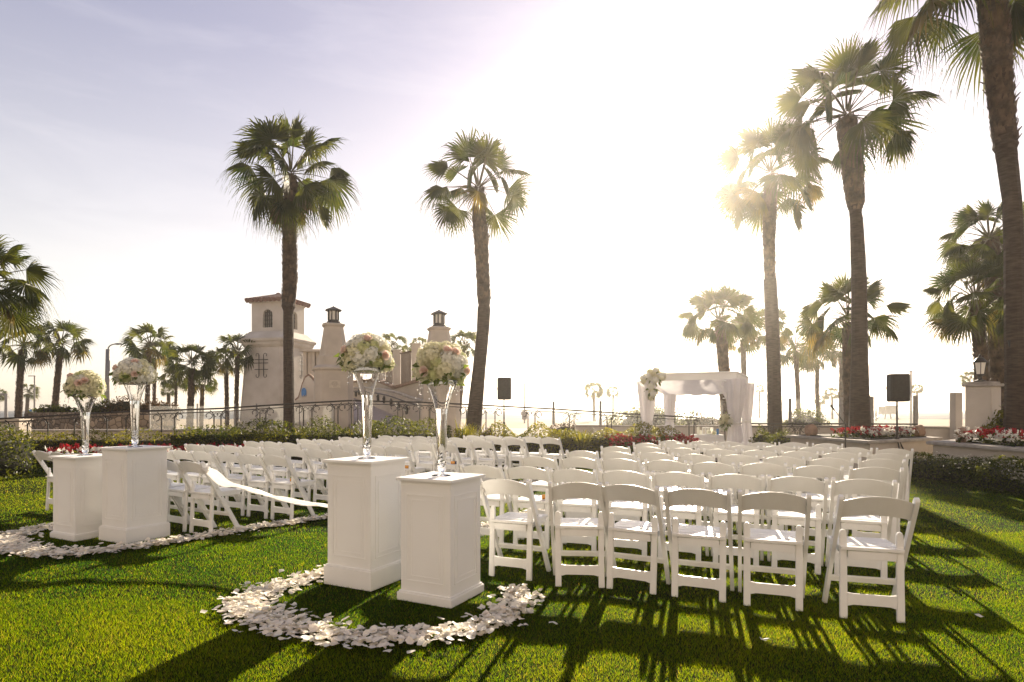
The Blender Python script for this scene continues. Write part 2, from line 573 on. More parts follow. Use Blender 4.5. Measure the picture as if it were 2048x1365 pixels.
def make_grass():
    rng = np.random.default_rng(7)
    P = []
    for (y0, y1, dens, hw) in ((2.3, 4.2, 23000, 4.6), (4.2, 6.5, 10000, 6.6), (6.5, 9.5, 3400, 9.0), (9.5, 15.0, 1200, 12.5)):
        n = int((y1 - y0) * 2 * hw * dens)
        x = rng.uniform(-hw, hw, n)
        y = rng.uniform(y0, y1, n)
        P.append(np.stack([x, y, np.full(n, (y0 + y1) / 2)], 1))
    P = np.concatenate(P)
    keep = np.abs(P[:, 0]) < P[:, 1] * 0.92 + 0.9
    P = P[keep]
    n = len(P)
    # patchy growth
    x, y = P[:, 0], P[:, 1]
    big = np.sin(x * .55 + 1.1 * np.sin(y * .6)) + np.sin(y * .8 + 1.4 * np.sin(x * .5 + 1)) * .8
    pat = (np.sin(x * 1.7 + 1.3 * np.sin(y * 1.1)) + np.sin(y * 2.3 + 1.7 * np.sin(x * 0.9 + 2)) + np.sin((x + y) * 4.1 + 2 * np.sin(x * 2.1))
           + 0.8 * np.sin(x * 9.1 + y * 3.3 + 2 * np.sin(y * 5))) / 3.8
    h = rng.uniform(0.008, 0.021, n) * (1 + 0.28 * pat) * (1 + (P[:, 2] - 3) * 0.02)
    long = rng.random(n) < 0.02
    h[long] *= 1.6
    w = (0.0007 + 0.00040 * P[:, 2]) * rng.uniform(0.7, 1.3, n)
    a = rng.uniform(0, 2 * np.pi, n)
    lean = rng.uniform(0.1, 1.1, n) * h
    la = rng.uniform(0, 2 * np.pi, n)
    dx, dy = np.cos(a) * w / 2, np.sin(a) * w / 2
    z = np.full(n, -0.002)
    v0 = np.stack([x - dx, y - dy, z], 1)
    v1 = np.stack([x + dx, y + dy, z], 1)
    lx, ly = np.cos(la) * lean, np.sin(la) * lean
    v2 = np.stack([x + lx, y + ly, h], 1)
    v = np.stack([v0, v1, v2], 1).reshape(-1, 3)
    f = np.arange(3 * n).reshape(-1, 3)
    t = np.clip(0.36 + 0.24 * pat + 0.13 * big + rng.normal(0, 0.24, n), 0, 1)
    t[rng.random(n) < 0.035] = 1.0
    me = npmesh('grass', v, f, M['grass'], attr=np.repeat(t, 3))
    o = link('grass', me)
    tag(o, 'short mown green lawn grass under the chairs and pedestals', 'grass', kind='stuff')


make_grass()

# ------------------------------------------------------------------ folding chairs
HK = 1.3      # metres per unit of the row survey below (camera heights)


def chair_parts():
    parts = []
    ym = lambda z: 0.33 - 0.45 * z / 0.785
    for s in (-1, 1):
        mb = MB()
        a = Vector((0, -0.45, 0.785)).normalized()
        nrm = Vector((0, 0.785, 0.45)).normalized()
        x = s * 0.2025
        prof = []
        base = Vector((x, 0.33, 0.0))
        L = 0.905
        for t, hw in ((0.0, 0.019), (0.03, 0.021), (L - 0.045, 0.0235), (L - 0.018, 0.021), (L - 0.004, 0.012)):
            prof.append((t, hw))
        outline = [base + a * t + nrm * hw for t, hw in prof] + [base + a * t - nrm * hw for t, hw in reversed(prof)]
        outline = [p + Vector((-0.0125, 0, 0)) for p in outline]
        mb.extrude(outline, (0.025, 0, 0))
        for z in (0.50, 0.405):
            c = Vector((x, ym(z), z))
            mb.tube([c + Vector((s * 0.0125, 0, 0)), c + Vector((s * 0.0155, 0, 0))], 0.006, 8, mi=1)
        parts.append(('back_post', mb.mesh('back_post', [M['chair'], M['bolt']], bevel=0.003)))
        mb = MB()
        x = s * 0.158
        pts = [(-0.022, 0.0), (0.022, 0.0), (0.021, 0.50), (0.019, 0.535), (0.010, 0.553), (-0.010, 0.553), (-0.019, 0.535), (-0.021, 0.50)]
        dy = 0.028
        outline = [Vector((x + px, dy * pz / 0.55, pz)) for px, pz in pts]
        mb.extrude(outline, (0, 0.024, 0))
        parts.append(('rear_leg', mb.mesh('rear_leg', M['chair'], bevel=0.004)))
    mb = MB()
    poly = []
    for k in range(9):
        u = -1 + 2 * k / 8
        poly.append(Vector((u * 0.137, 0.008, 0.160 + 0.006 * abs(u) ** 10)))
    for k in range(9):
        u = 1 - 2 * k / 8
        poly.append(Vector((u * 0.137, 0.008, 0.092 - 0.010 * abs(u) ** 10)))
    mb.extrude(poly, (0, 0.018, 0))
    parts.append(('bottom_rail', mb.mesh('bottom_rail', M['chair'], bevel=0.003)))
    mb = MB()
    z = 0.205
    mb.beam((-0.192, ym(z), z), (0.192, ym(z), z), 0.018, 0.046, up=(0, -0.45, 0.785))
    parts.append(('stretcher', mb.mesh('stretcher', M['chair'], bevel=0.003)))
    mb = MB()
    mb.box((0, 0.190, 0.440), (0.352, 0.375, 0.020))
    for k in range(1, 4):
        mb.box((0, 0.012 + k * 0.092, 0.4515), (0.335, 0.084, 0.004))
    parts.append(('seat', mb.mesh('seat', M['chair'], bevel=0.004)))
    mb = MB()
    mb.box((0, 0.018, 0.400), (0.270, 0.020, 0.050))
    for s in (-1, 1):
        mb.box((s * 0.160, 0.20, 0.415), (0.020, 0.33, 0.030))
    mb.box((0, 0.365, 0.415), (0.300, 0.018, 0.030))
    parts.append(('seat_apron', mb.mesh('seat_apron', M['chair'], bevel=0.003)))
    mb = MB()
    N = 14
    vs = []
    for k in range(N + 1):
        u = -1 + 2 * k / N
        x = u * 0.191
        bow = -0.030 * (1 - u * u)
        zt = 0.748 + 0.040 * (1 - u * u)
        zb = 0.640 + 0.026 * (1 - u * u)
        if abs(u) > 0.93:
            zb -= 0.006
        for (z, yy) in ((zt, 0.007), (zt, -0.007), (zb, -0.007), (zb, 0.007)):
            vs.append((x, ym(z) + bow + yy, z))
    fs = []
    for k in range(N):
        a, b = 4 * k, 4 * k + 4
        for i in range(4):
            j = (i + 1) % 4
            fs.append((a + i, a + j, b + j, b + i))
    fs += [(3, 2, 1, 0), (4 * N, 4 * N + 1, 4 * N + 2, 4 * N + 3)]
    mb.add(vs, fs)
    parts.append(('backrest', mb.mesh('backrest', M['chair'], bevel=0.003)))
    return parts


CHAIR = chair_parts()
rc = random.Random(3)
ORD = ['first', 'second', 'third', 'fourth', 'fifth', 'sixth', 'seventh', 'eighth', 'ninth']
RN = ['rearmost row', 'second row from back', 'third row from back', 'fourth row from back', 'fifth row from back', 'sixth row from back',
      'seventh row from back', 'eighth row from back']
chairs = {}


def chair(x, y, ang, label, key=None):
    t = thing('folding_chair', label, 'chair', (x, y, 0), ang + math.radians(rc.uniform(-1.3, 1.3)), 'white folding chairs set out in rows')
    t.rotation_euler[0] = math.radians(rc.uniform(-.7, .7))
    t.rotation_euler[1] = math.radians(rc.uniform(-.7, .7))
    t.location[2] = rc.uniform(-.012, -.002)
    for nm, me in CHAIR:
        link(nm, me, t)
    if key:
        chairs[key] = t
    return t


# block by the planters: rearmost row surveyed chair by chair (rear feet), the rest by the ends of each row
rear = [((-.133, 3.697), (.104, 3.596)), ((.250, 3.481), (.5155, 3.445)), ((.536, 3.438), (.768, 3.328)), ((.862, 3.292), (1.098, 3.187)),
        ((1.192, 3.140), (1.433, 3.049)), ((1.584, 2.952), (1.834, 2.881))]
for i, (a, b) in enumerate(rear):
    mx, my = (a[0] + b[0]) / 2 * HK, (a[1] + b[1]) / 2 * HK
    ang = math.atan2(b[1] - a[1], b[0] - a[0])
    chair(mx, my, ang, 'white folding chair, %s from the aisle in the rearmost row, block by the planters' % ORD[i], ('R', 0, i))
rowsR = [((-.38, 4.55), (2.18, 3.49), 8), ((.07, 5.4), (2.70, 4.24), 8), ((.53, 6.15), (3.15, 4.92), 8), ((1.0, 6.9), (3.62, 5.62), 8),
         ((1.48, 7.55), (4.12, 6.31), 8), ((1.95, 8.2), (3.92, 7.27), 6)]
for r, (a, b, n) in enumerate(rowsR):
    a, b = Vector(a), Vector(b)
    d = (b - a)
    L = d.length
    d.normalize()
    fwd = Vector((-d.y, d.x))
    w = 0.33
    for i in range(n):
        c = a + d * (w / 2 + (L - w) * i / (n - 1)) + fwd * 0.095
        c = c + fwd * rc.uniform(-.012, .012)
        chair(c.x * HK, c.y * HK, math.atan2(d.y, d.x), 'white folding chair, %s from the aisle, %s, block by the planters' % (ORD[i], RN[r + 1]), ('R', r + 1, i))
# block by the tower
th = math.radians(-28.7)
d = Vector((math.cos(th), math.sin(th)))
fwd = Vector((-d.y, d.x))
rowsL = [((-2.41, 4.78), 8, .330), ((-1.99, 5.38), 8, .327), ((-1.58, 6.05), 8, .332), ((-1.15, 6.70), 8, .334), ((-.68, 7.24), 8, .330),
         ((-.26, 7.86), 8, .330), ((.17, 8.45), 8, .326), ((.68, 8.88), 5, .330)]
for r, (e, n, p) in enumerate(rowsL):
    e = Vector(e)
    for i in range(n):
        c = e - d * (0.16 + p * i) + fwd * (0.095 + rc.uniform(-.012, .012))
        chair(c.x * HK, c.y * HK, th, 'white folding chair, %s from the aisle, %s, block by the tower' % (ORD[i], RN[r]), ('L', r, i))

# small bottles left on seats
bm_ = MB()
bm_.lathe([(0.005, 0), (0.021, 0.002), (0.023, 0.01), (0.023, 0.065), (0.021, 0.075)], 14)
BOT = bm_.mesh('glass_body', M['amber'], smooth=True)
bm_ = MB()
bm_.lathe([(0.0245, 0.075), (0.0245, 0.115), (0.020, 0.119)], 14)
CAPM = bm_.mesh('dark_cap', M['navy'], smooth=True)
for key, off, lab in ((('L', 1, 0), 0.05, 'small amber bottle with dark cap lying on aisle seat behind the white sash'),
                      (('L', 3, 0), 0.0, 'small amber bottle lying on aisle chair seen between the tall vases'),
                      (('L', 4, 0), -0.02, 'small amber bottle on the aisle seat just past the short pedestal vase'),
                      (('R', 1, 1), 0.08, 'small amber bottle with dark cap under the back of the second rearmost row')):
    ch = chairs[key]
    p = ch.matrix_basis @ Vector((off, 0.10, 0.476))
    t = thing('bottle', lab, 'bottle', p, 0, 'small bottles left on chair seats')
    t.rotation_euler = (0, math.radians(90), ch.rotation_euler.z + 0.25)
    link('glass_body', BOT, t)
    link('dark_cap', CAPM, t)

# ------------------------------------------------------------------ pedestals, vases, bouquets
PR = math.radians(-26.8)


def frame_strip(mb, w, z0, z1, y, face_rot, t=0.010, d=0.006):
    R = Matrix.Rotation(face_rot, 3, 'Z')
    for (cx, cz, sx, sz) in ((0, z0, w, t), (0, z1, w, t), (-w / 2 + t / 2, (z0 + z1) / 2, t, z1 - z0 - t), (w / 2 - t / 2, (z0 + z1) / 2, t, z1 - z0 - t)):
        mb.box(R @ Vector((cx, -y - d / 2, cz)), (sx, d, sz), R)


def pedestal(c, side, H, plinth, label):
    t = thing('pedestal', label, 'pedestal', (c[0] * HK, c[1] * HK, 0), PR, 'white wooden pedestals beside the aisle')
    b = side - 0.04
    mb = MB()
    mb.box((0, 0, (H - 0.018 + plinth) / 2), (b, b, H - 0.018 - plinth))
    mb.build('body', M['paint'], t, bevel=0.003)
    mb = MB()
    mb.box((0, 0, plinth / 2), (side, side, plinth))
    mb.box((0, 0, plinth + 0.006), (side - 0.018, side - 0.018, 0.012))
    mb.build('plinth', M['paint'], t, bevel=0.003)
    mb = MB()
    mb.box((0, 0, H - 0.010), (side + 0.015, side + 0.015, 0.020))
    mb.build('top_slab', M['paint'], t, bevel=0.003)
    for k in range(4):
        mb = MB()
        frame_strip(mb, b - 0.10, plinth + 0.085, H - 0.115, b / 2 - 0.002, k * PI / 2)
        frame_strip(mb, b - 0.165, plinth + 0.12, H - 0.15, b / 2 - 0.002, k * PI / 2, t=0.008, d=0.005)
        mb.build('panel_moulding', M['paint'], t, bevel=0.002)
    return t


pedestal((-.380, 3.315), .440, .838, .055, 'short white pedestal, nearest to the camera, beside the petal ring curl')
pedestal((-.851, 3.611), .450, .928, .136, 'tall white pedestal with deep plinth between the short one and the aisle')
pedestal((-2.94, 4.796), .450, .925, .136, 'tall white pedestal with deep plinth at the end of the sash row')
pedestal((-3.39, 4.886), .440, .830, .055, 'short white pedestal farthest from the arch, beside a hedge corner chair')


def trumpet(H, rr):
    prof = [(0.066, 0.0), (0.068, 0.004), (0.045, 0.010), (0.016, 0.018), (0.0225, 0.030)]
    n = 16
    for i in range(n + 1):
        u = i / n
        r = 0.030 + 0.020 * u + (rr - 0.050) * max(0, (u - 0.55) / 0.45) ** 2.0
        prof.append((r, 0.036 + (H - 0.036) * u))
    return prof


def vase(c, z, H, label):
    t = thing('glass_vase', label, 'vase', (c[0] * HK, c[1] * HK, z + 0.001), 0, 'tall trumpet vases on the pedestals')
    prof = trumpet(H, 0.118)
    th_ = 0.004
    inner = [(max(r - th_, 0.004), zz) for r, zz in prof[6:]]
    full = prof + [(prof[-1][0] - 0.002, H + 0.002)] + list(reversed(inner)) + [(0.004, inner[0][1] - 0.004)]
    mb = MB()
    mb.lathe(full, 32)
    mb.build('glass_body', M['glass'], t, smooth=True)
    # water reaching part way up the flare, a hair inside the glass
    wp = [(max(r - th_ - 0.0006, 0.003), zz + 0.001) for r, zz in prof[6:] if zz < H * 0.74]
    mb = MB()
    mb.lathe(wp, 32)
    mb.build('water', M['water'], t, smooth=False)
    # glass gems at the foot of the water
    mb = MB()
    rg = random.Random(int(c[0] * 100))
    for k in range(26):
        a, q = rg.uniform(0, 6.28), rg.uniform(0, 0.018)
        mb.ball((math.cos(a) * q, math.sin(a) * q, 0.05 + k * 0.0045), rg.uniform(0.005, 0.008), 6, 4)
    mb.build('glass_gems', M['bead'], t, smooth=True)
    return t


def floret_ball(name, m, r=0.056, n=90, ps=0.0135, seed=1):
    rg = random.Random(seed)
    mb = MB()
    mb.ball((0, 0, 0), r * 0.80, 12, 8)
    for i in range(n):
        zc = 1 - 2 * (i + 0.5) / n
        ph = i * 2.39996
        q = math.sqrt(max(0, 1 - zc * zc))
        nr = Vector((q * math.cos(ph), q * math.sin(ph), zc))
        nr = (nr + Vector((rg.gauss(0, .14), rg.gauss(0, .14), rg.gauss(0, .14)))).normalized()
        c = nr * r * rg.uniform(0.92, 1.08)
        a = nr.orthogonal().normalized()
        a.rotate(Quaternion(nr, rg.uniform(0, 6.28)))
        b = nr.cross(a)
        for k in range(4):
            t = k * PI / 2
            u = a * math.cos(t) + b * math.sin(t)
            s = nr.cross(u)
            p = ps * rg.uniform(0.85, 1.15)
            mb.add([c, c + u * p * .6 + s * p * .5 + nr * p * .12, c + u * p * 1.15 + nr * p * .28, c + u * p * .6 - s * p * .5 + nr * p * .12], [(0, 1, 2, 3)])
    return mb.mesh(name, m, smooth=False)


HYD = [floret_ball('hydrangea_head', M['hyd_w'], seed=1), floret_ball('hydrangea_head', M['hyd_c'], seed=2),
       floret_ball('hydrangea_head', M['hyd_g'], seed=3, r=0.050), floret_ball('hydrangea_head', M['hyd_c'], seed=4, r=0.060)]


def rose_mesh(name, m, R=0.034, seed=2):
    rg = random.Random(seed)
    mb = MB()
    for ring, (n, r0, r1, zt) in enumerate(((3, .004, .010, .030), (4, .008, .018, .030), (5, .012, .026, .026), (6, .014, .036, .016))):
        for k in range(n):
            a0 = 2 * PI * k / n + ring * 0.7
            vs = []
            for j in range(4):
                v = j / 3
                for i in range(5):
                    u = -1 + i / 2
                    a = a0 + u * 1.15 * PI / n
                    rr = (r0 + (r1 - r0) * v ** 1.5) * (1 - 0.10 * u * u * v)
                    z = -0.012 + (zt + 0.012) * (v ** 0.7) * (1 - 0.22 * u * u)
                    vs.append((rr * math.cos(a), rr * math.sin(a), z))
            fs = []
            for j in range(3):
                for i in range(4):
                    q = j * 5 + i
                    fs.append((q, q + 1, q + 6, q + 5))
            mb.add(vs, fs)
    k = R / 0.036
    mb.v = [(x * k, y * k, z * k) for x, y, z in mb.v]
    return mb.mesh(name, m, smooth=True)


ROSE = rose_mesh('rose', M['rose'])


def leaf_quad(mb, c, dirv, nrm, L, w, mi=0):
    dirv = dirv.normalized()
    s = dirv.cross(nrm).normalized()
    n2 = s.cross(dirv)
    pts = []
    for u, k in ((0, .05), (.3, .85), (.6, .9), (1, .03)):
        for q in (-1, 0, 1):
            pts.append(c + dirv * (L * u) + s * (w / 2 * k * q) + n2 * (0.10 * L * abs(q) * k - 0.25 * L * u * u))
    fs = []
    for j in range(3):
        for i in range(2):
            q = j * 3 + i
            fs.append((q, q + 1, q + 4, q + 3))
    mb.add(pts, fs, mi)


def bouquet(c, z, R, flat, roses, label, seed):
    rg = random.Random(seed)
    t = thing('bouquet', label, 'bouquet', (c[0] * HK, c[1] * HK, z), 0, 'hydrangea and rose bouquets on tall vases')
    n = 34
    cen = Vector((0, 0, R * 0.50 * flat))
    rdirs = [Vector(v).normalized() for v in roses]
    for i in range(n):
        zc = 1 - 1.42 * (i + 0.5) / n
        ph = i * 2.39996 + seed
        q = math.sqrt(max(0, 1 - zc * zc))
        nr = Vector((q * math.cos(ph), q * math.sin(ph), zc))
        if any(nr.angle(rd) < 0.27 for rd in rdirs):
            continue
        p = cen + Vector((nr.x * (R - .05), nr.y * (R - .05), nr.z * (R - .05) * flat)) * rg.uniform(0.93, 1.05)
        o = link('hydrangea_head', HYD[rg.choice((0, 0, 1, 1, 2, 3))], t, p)
        o.rotation_euler = (rg.uniform(0, 6), rg.uniform(0, 6), rg.uniform(0, 6))
        s = rg.uniform(0.9, 1.2) * R / 0.19
        o.scale = (s, s, s)
    for rd in rdirs:
        for k in range(1):
            p = cen + Vector((rd.x, rd.y, rd.z * flat)) * (R * 0.96)
            o = link('rose', ROSE, t, p)
            o.rotation_euler = rd.to_track_quat('Z', 'Y').to_euler()
            s = rg.uniform(1.0, 1.2)
            o.scale = (s, s, s)
    mb = MB()
    for i in range(16):
        a = rg.uniform(0, 2 * PI)
        e = rg.uniform(-0.6, 0.3)
        nr = Vector((math.cos(a) * math.cos(e), math.sin(a) * math.cos(e), math.sin(e)))
        p = cen + Vector((nr.x, nr.y, nr.z * flat)) * R * 0.86
        dv = (nr + Vector((rg.gauss(0, .5), rg.gauss(0, .5), rg.uniform(-.6, .15)))).normalized()
        leaf_quad(mb, p, dv, nr, rg.uniform(.05, .095), rg.uniform(.03, .045))
    for i in range(10):
        a = rg.uniform(0, 2 * PI)
        nr = Vector((math.cos(a), math.sin(a), -.2)).normalized()
        p = cen + nr * R * 0.95
        leaf_quad(mb, p, Vector((nr.x, nr.y, -.35)), Vector((0, 0, 1)), .06, .03)
    mb.build('leaves', M['bleaf'], t, smooth=True)
    # wired strands with crystal beads hanging round the rim
    mw, mbd = MB(), MB()
    for i in range(16):
        a = 2 * PI * i / 16 + rg.uniform(-.15, .15)
        r0 = R * rg.uniform(0.6, 0.85)
        p = Vector((math.cos(a) * r0, math.sin(a) * r0, -0.01))
        L = rg.uniform(.04, .11)
        out = Vector((math.cos(a), math.sin(a), 0)) * rg.uniform(.2, .5)
        pts = []
        for k in range(4):
            u = k / 3
            pts.append(p + out * (L * u) + Vector((0, 0, -L * u * u)))
        mw.tube(pts, 0.0009, 4)
        for k in (1, 2, 3):
            mbd.ball(pts[k], rg.uniform(.004, .0065), 6, 4)
    mw.build('sprays', M['wire'], t)['kind'] = 'stuff'
    mbd.build('crystal_beads', M['bead'], t, smooth=True)['kind'] = 'stuff'
    return t


cP = [(-.380, 3.315), (-.851, 3.611), (-2.94, 4.796), (-3.39, 4.886)]
vase(cP[0], .838, .665, 'clear trumpet vase with water on the short pedestal nearest the camera')
vase(cP[1], .928, .690, 'clear trumpet vase with water on the tall pedestal beside the nearest short one')
vase(cP[2], .925, .665, 'clear trumpet vase with water on the tall pedestal by the sash')
vase(cP[3], .830, .630, 'clear trumpet vase with water on the short pedestal nearest the hedge')
bouquet(cP[0], .838 + .660, .187, 0.98, [(-.5, -.8, -.15), (.62, -.6, .62), (.95, -.2, -.1), (.35, -.8, .72)],
        'large round cream hydrangea bouquet with two blush roses above the nearest short pedestal', 3)
bouquet(cP[1], .928 + .685, .195, 0.86, [(-.72, -.62, .30), (.80, -.55, .05), (.15, -.6, .8)],
        'large cream hydrangea bouquet with dark leaves above the tall pedestal by the tower', 5)
bouquet(cP[2], .925 + .660, .19, 0.80, [(-.55, -.65, .35), (.48, -.8, -.05), (.3, -.5, .75)],
        'flattish cream hydrangea bouquet with pink roses near the street lamp', 8)
bouquet(cP[3], .830 + .625, .185, 0.86, [(.45, -.7, .35), (-.45, -.5, .7), (.25, -.85, .2)],
        'smaller cream hydrangea bouquet with peach roses on the pedestal nearest the hedge', 11)

# ------------------------------------------------------------------ rose petals


def petal_arrays(P, rng, zhi):
    n = len(P)
    u = np.array([[-1, -1], [0, -1.15], [1, -1], [-1.15, 0], [0, 0], [1.15, 0], [-.75, .95], [0, 1.25], [.75, .95]]) * 0.5
    fq = np.array([[0, 1, 4, 3], [1, 2, 5, 4], [3, 4, 7, 6], [4, 5, 8, 7]])
    size = rng.uniform(.022, .041, n)
    cup = rng.uniform(.2, .9, n)
    a = rng.uniform(0, 2 * np.pi, n)
    tx = rng.normal(0, .22, n)
    ty = rng.normal(0, .22, n)
    flip = np.where(rng.random(n) < .5, 1, -1)
    loc = np.zeros((n, 9, 3))
    loc[:, :, 0] = u[None, :, 0] * size[:, None]
    loc[:, :, 1] = u[None, :, 1] * size[:, None] * 1.12
    r2 = (u[:, 0] ** 2 + u[:, 1] ** 2)
    loc[:, :, 2] = r2[None] * cup[:, None] * size[:, None] * flip[:, None] + rng.normal(0, .07, (n, 9)) * size[:, None]
    # tilt then spin
    z = loc[:, :, 2] + loc[:, :, 0] * tx[:, None] + loc[:, :, 1] * ty[:, None]
    x = loc[:, :, 0] * np.cos(a)[:, None] - loc[:, :, 1] * np.sin(a)[:, None]
    y = loc[:, :, 0] * np.sin(a)[:, None] + loc[:, :, 1] * np.cos(a)[:, None]
    zz = rng.uniform(.016, zhi, n)
    v = np.stack([x + P[:, 0:1], y + P[:, 1:2], np.maximum(z + zz[:, None], .010)], 2).reshape(-1, 3)
    f = (np.arange(n)[:, None, None] * 9 + fq[None]).reshape(-1, 4)
    t = np.repeat(np.clip(rng.normal(.68, .28, n), 0, 1), 9)
    return v, f, t


def petal_band(name, path, widths, dens, seed, label):
    rng = np.random.default_rng(seed)
    pts = []
    for i in range(len(path) - 1):
        a, b = np.array(path[i]), np.array(path[i + 1])
        wa, wb = widths[i], widths[i + 1]
        L = np.linalg.norm(b - a)
        n = max(1, int(L * (wa + wb) / 2 * dens))
        t = rng.random(n)
        dirv = (b - a) / max(L, 1e-6)
        nv = np.array([-dirv[1], dirv[0]])
        s = np.clip(rng.normal(0, .30, n), -.85, .85)
        s[rng.random(n) < .012] *= 2.0
        w = wa + (wb - wa) * t
        p = a[None] + (b - a)[None] * t[:, None] + nv[None] * (s * w)[:, None]
        pts.append(p)
    P = np.concatenate(pts)
    v, f, t = petal_arrays(P, rng, .045)
    o = link(name, npmesh(name, v, f, M['petal'], attr=t, smooth=True))
    tag(o, label, 'petals', kind='stuff')


gp = lambda x, y: tuple(G(x, y)[:2])
hp = lambda X, Z: (X * HK, Z * HK)
pathL = [hp(.44, 8.8), hp(-.41, 7.3), hp(-1.25, 6.18), gp(655, 1037), gp(600, 1046), gp(520, 1058), gp(430, 1072), gp(350, 1086), gp(250, 1100), gp(150, 1111),
         gp(70, 1112), gp(22, 1101), gp(8, 1088), gp(20, 1075), gp(60, 1066), gp(102, 1056), gp(130, 1052)]
petal_band('rose_petals', pathL, [.16] * 4 + [.19, .2, .21, .22, .23, .25, .29, .32, .34, .30, .26, .22, .2], 1900, 21,
           'cream rose petals strewn along the aisle edge and round the far pedestals')
pathR = [gp(1030, 1183), gp(1040, 1205), gp(1022, 1232), gp(975, 1256), gp(900, 1274), gp(800, 1283), gp(700, 1281), gp(610, 1269), gp(545, 1251), gp(495, 1229),
         gp(482, 1212), gp(520, 1192), gp(580, 1172), gp(646, 1153), hp(-.75, 4.35), hp(-.45, 4.86), hp(-.22, 5.25), hp(.2, 5.94), hp(.65, 6.69), hp(1.1, 7.44)]
petal_band('rose_petals', pathR, [.20, .24, .24, .23, .22, .23, .24, .24, .26, .28, .29, .27, .24, .22] + [.18] * 6, 2200, 22,
           'cream rose petals curling round the nearest two pedestals')
rngs = np.random.default_rng(5)
for (x, y, lab) in ((1531, 1286, 'lone white rose petal on shaded grass behind the middle of the rearmost row'),
                    (1958, 1238, 'lone white rose petal on the grass beyond the end chair'),
                    (563, 1147, 'single cream petal on sunny grass inside the aisle'),
                    (1107, 1253, 'single petal on the striped shadow near the petal curl')):
    v, f, t = petal_arrays(np.array([[*gp(x, y)]]), rngs, .03)
    v = np.array([[*gp(x, y), .022]]) + (v - v.mean(0)) * 1.25
    tag(link('rose_petal', npmesh('rose_petal', v, f, M['petal'], attr=t, smooth=True)), lab, 'petal', 'stray rose petals')

# white sash closing the aisle
mb = MB()
A = chairs[('L', 0, 0)].matrix_basis @ Vector((.21, -.075, .70))
B = chairs[('R', 0, 0)].matrix_basis @ Vector((-.21, -.06, .70))
N = 48
rs = random.Random(4)
vs = []
for k in range(N + 1):
    u = k / N
    p = A.lerp(B, u)
    sag = .25 * 4 * u * (1 - u) + .03 * math.exp(-((u - .1) / .05) ** 2)
    w = .021 + .006 * math.sin(u * 37) + .036 * math.exp(-((u - .06) / .05) ** 2)
    tw = .35 * math.sin(u * 21)
    nrm = Vector((.5, .85, 0))
    c = p - Vector((0, 0, sag))
    for k2 in range(9):
        q = -1 + k2 / 4
        vs.append(c + Vector((0, 0, w * q * math.cos(tw) + .004 * math.sin(u * 55 + k2))) + nrm * (w * q * math.sin(tw) + .010 * (1 if k2 % 2 else -1) + .006 * math.sin(k2 * 2 + u * 26)))
fs = []
for k in range(N):
    for q in range(8):
        a = k * 9 + q
        fs.append((a, a + 1, a + 10, a + 9))
mb.add(vs, fs)
for e in (A, B):
    for k in range(7):
        a = k * 2 * PI / 7
        mb.ball(e + Vector((.022 * math.cos(a), .03 * math.sin(a), .012 * math.sin(2 * a))), .022, 6, 4, sz=1.2)
o = mb.build('sash', M['cloth'], smooth=True)
tag(o, 'white cloth sash tied between two aisle chairs, sagging across the aisle', 'sash')

# ------------------------------------------------------------------ leaf masses


def leaf_cloud(rng, P, Nn, size, tint, lift=0.5):
    """quads with a bent middle at P, facing roughly along Nn"""
    n = len(P)
    nr = Nn + rng.normal(0, .75, (n, 3))
    nr /= np.linalg.norm(nr, axis=1, keepdims=True)
    ref = rng.normal(0, 1, (n, 3))
    a = np.cross(nr, ref)
    a /= np.linalg.norm(a, axis=1, keepdims=True)
    b = np.cross(nr, a)
    s = size * rng.uniform(.6, 1.35, n)
    s = s[:, None]
    v = np.stack([P - a * s, P - b * s * .42 + nr * s * .12, P + a * s, P + b * s * .42 + nr * s * .12], 1).reshape(-1, 3)
    f = np.arange(4 * n).reshape(-1, 4)
    return v, f, np.repeat(np.clip(tint, 0, 1), 4)


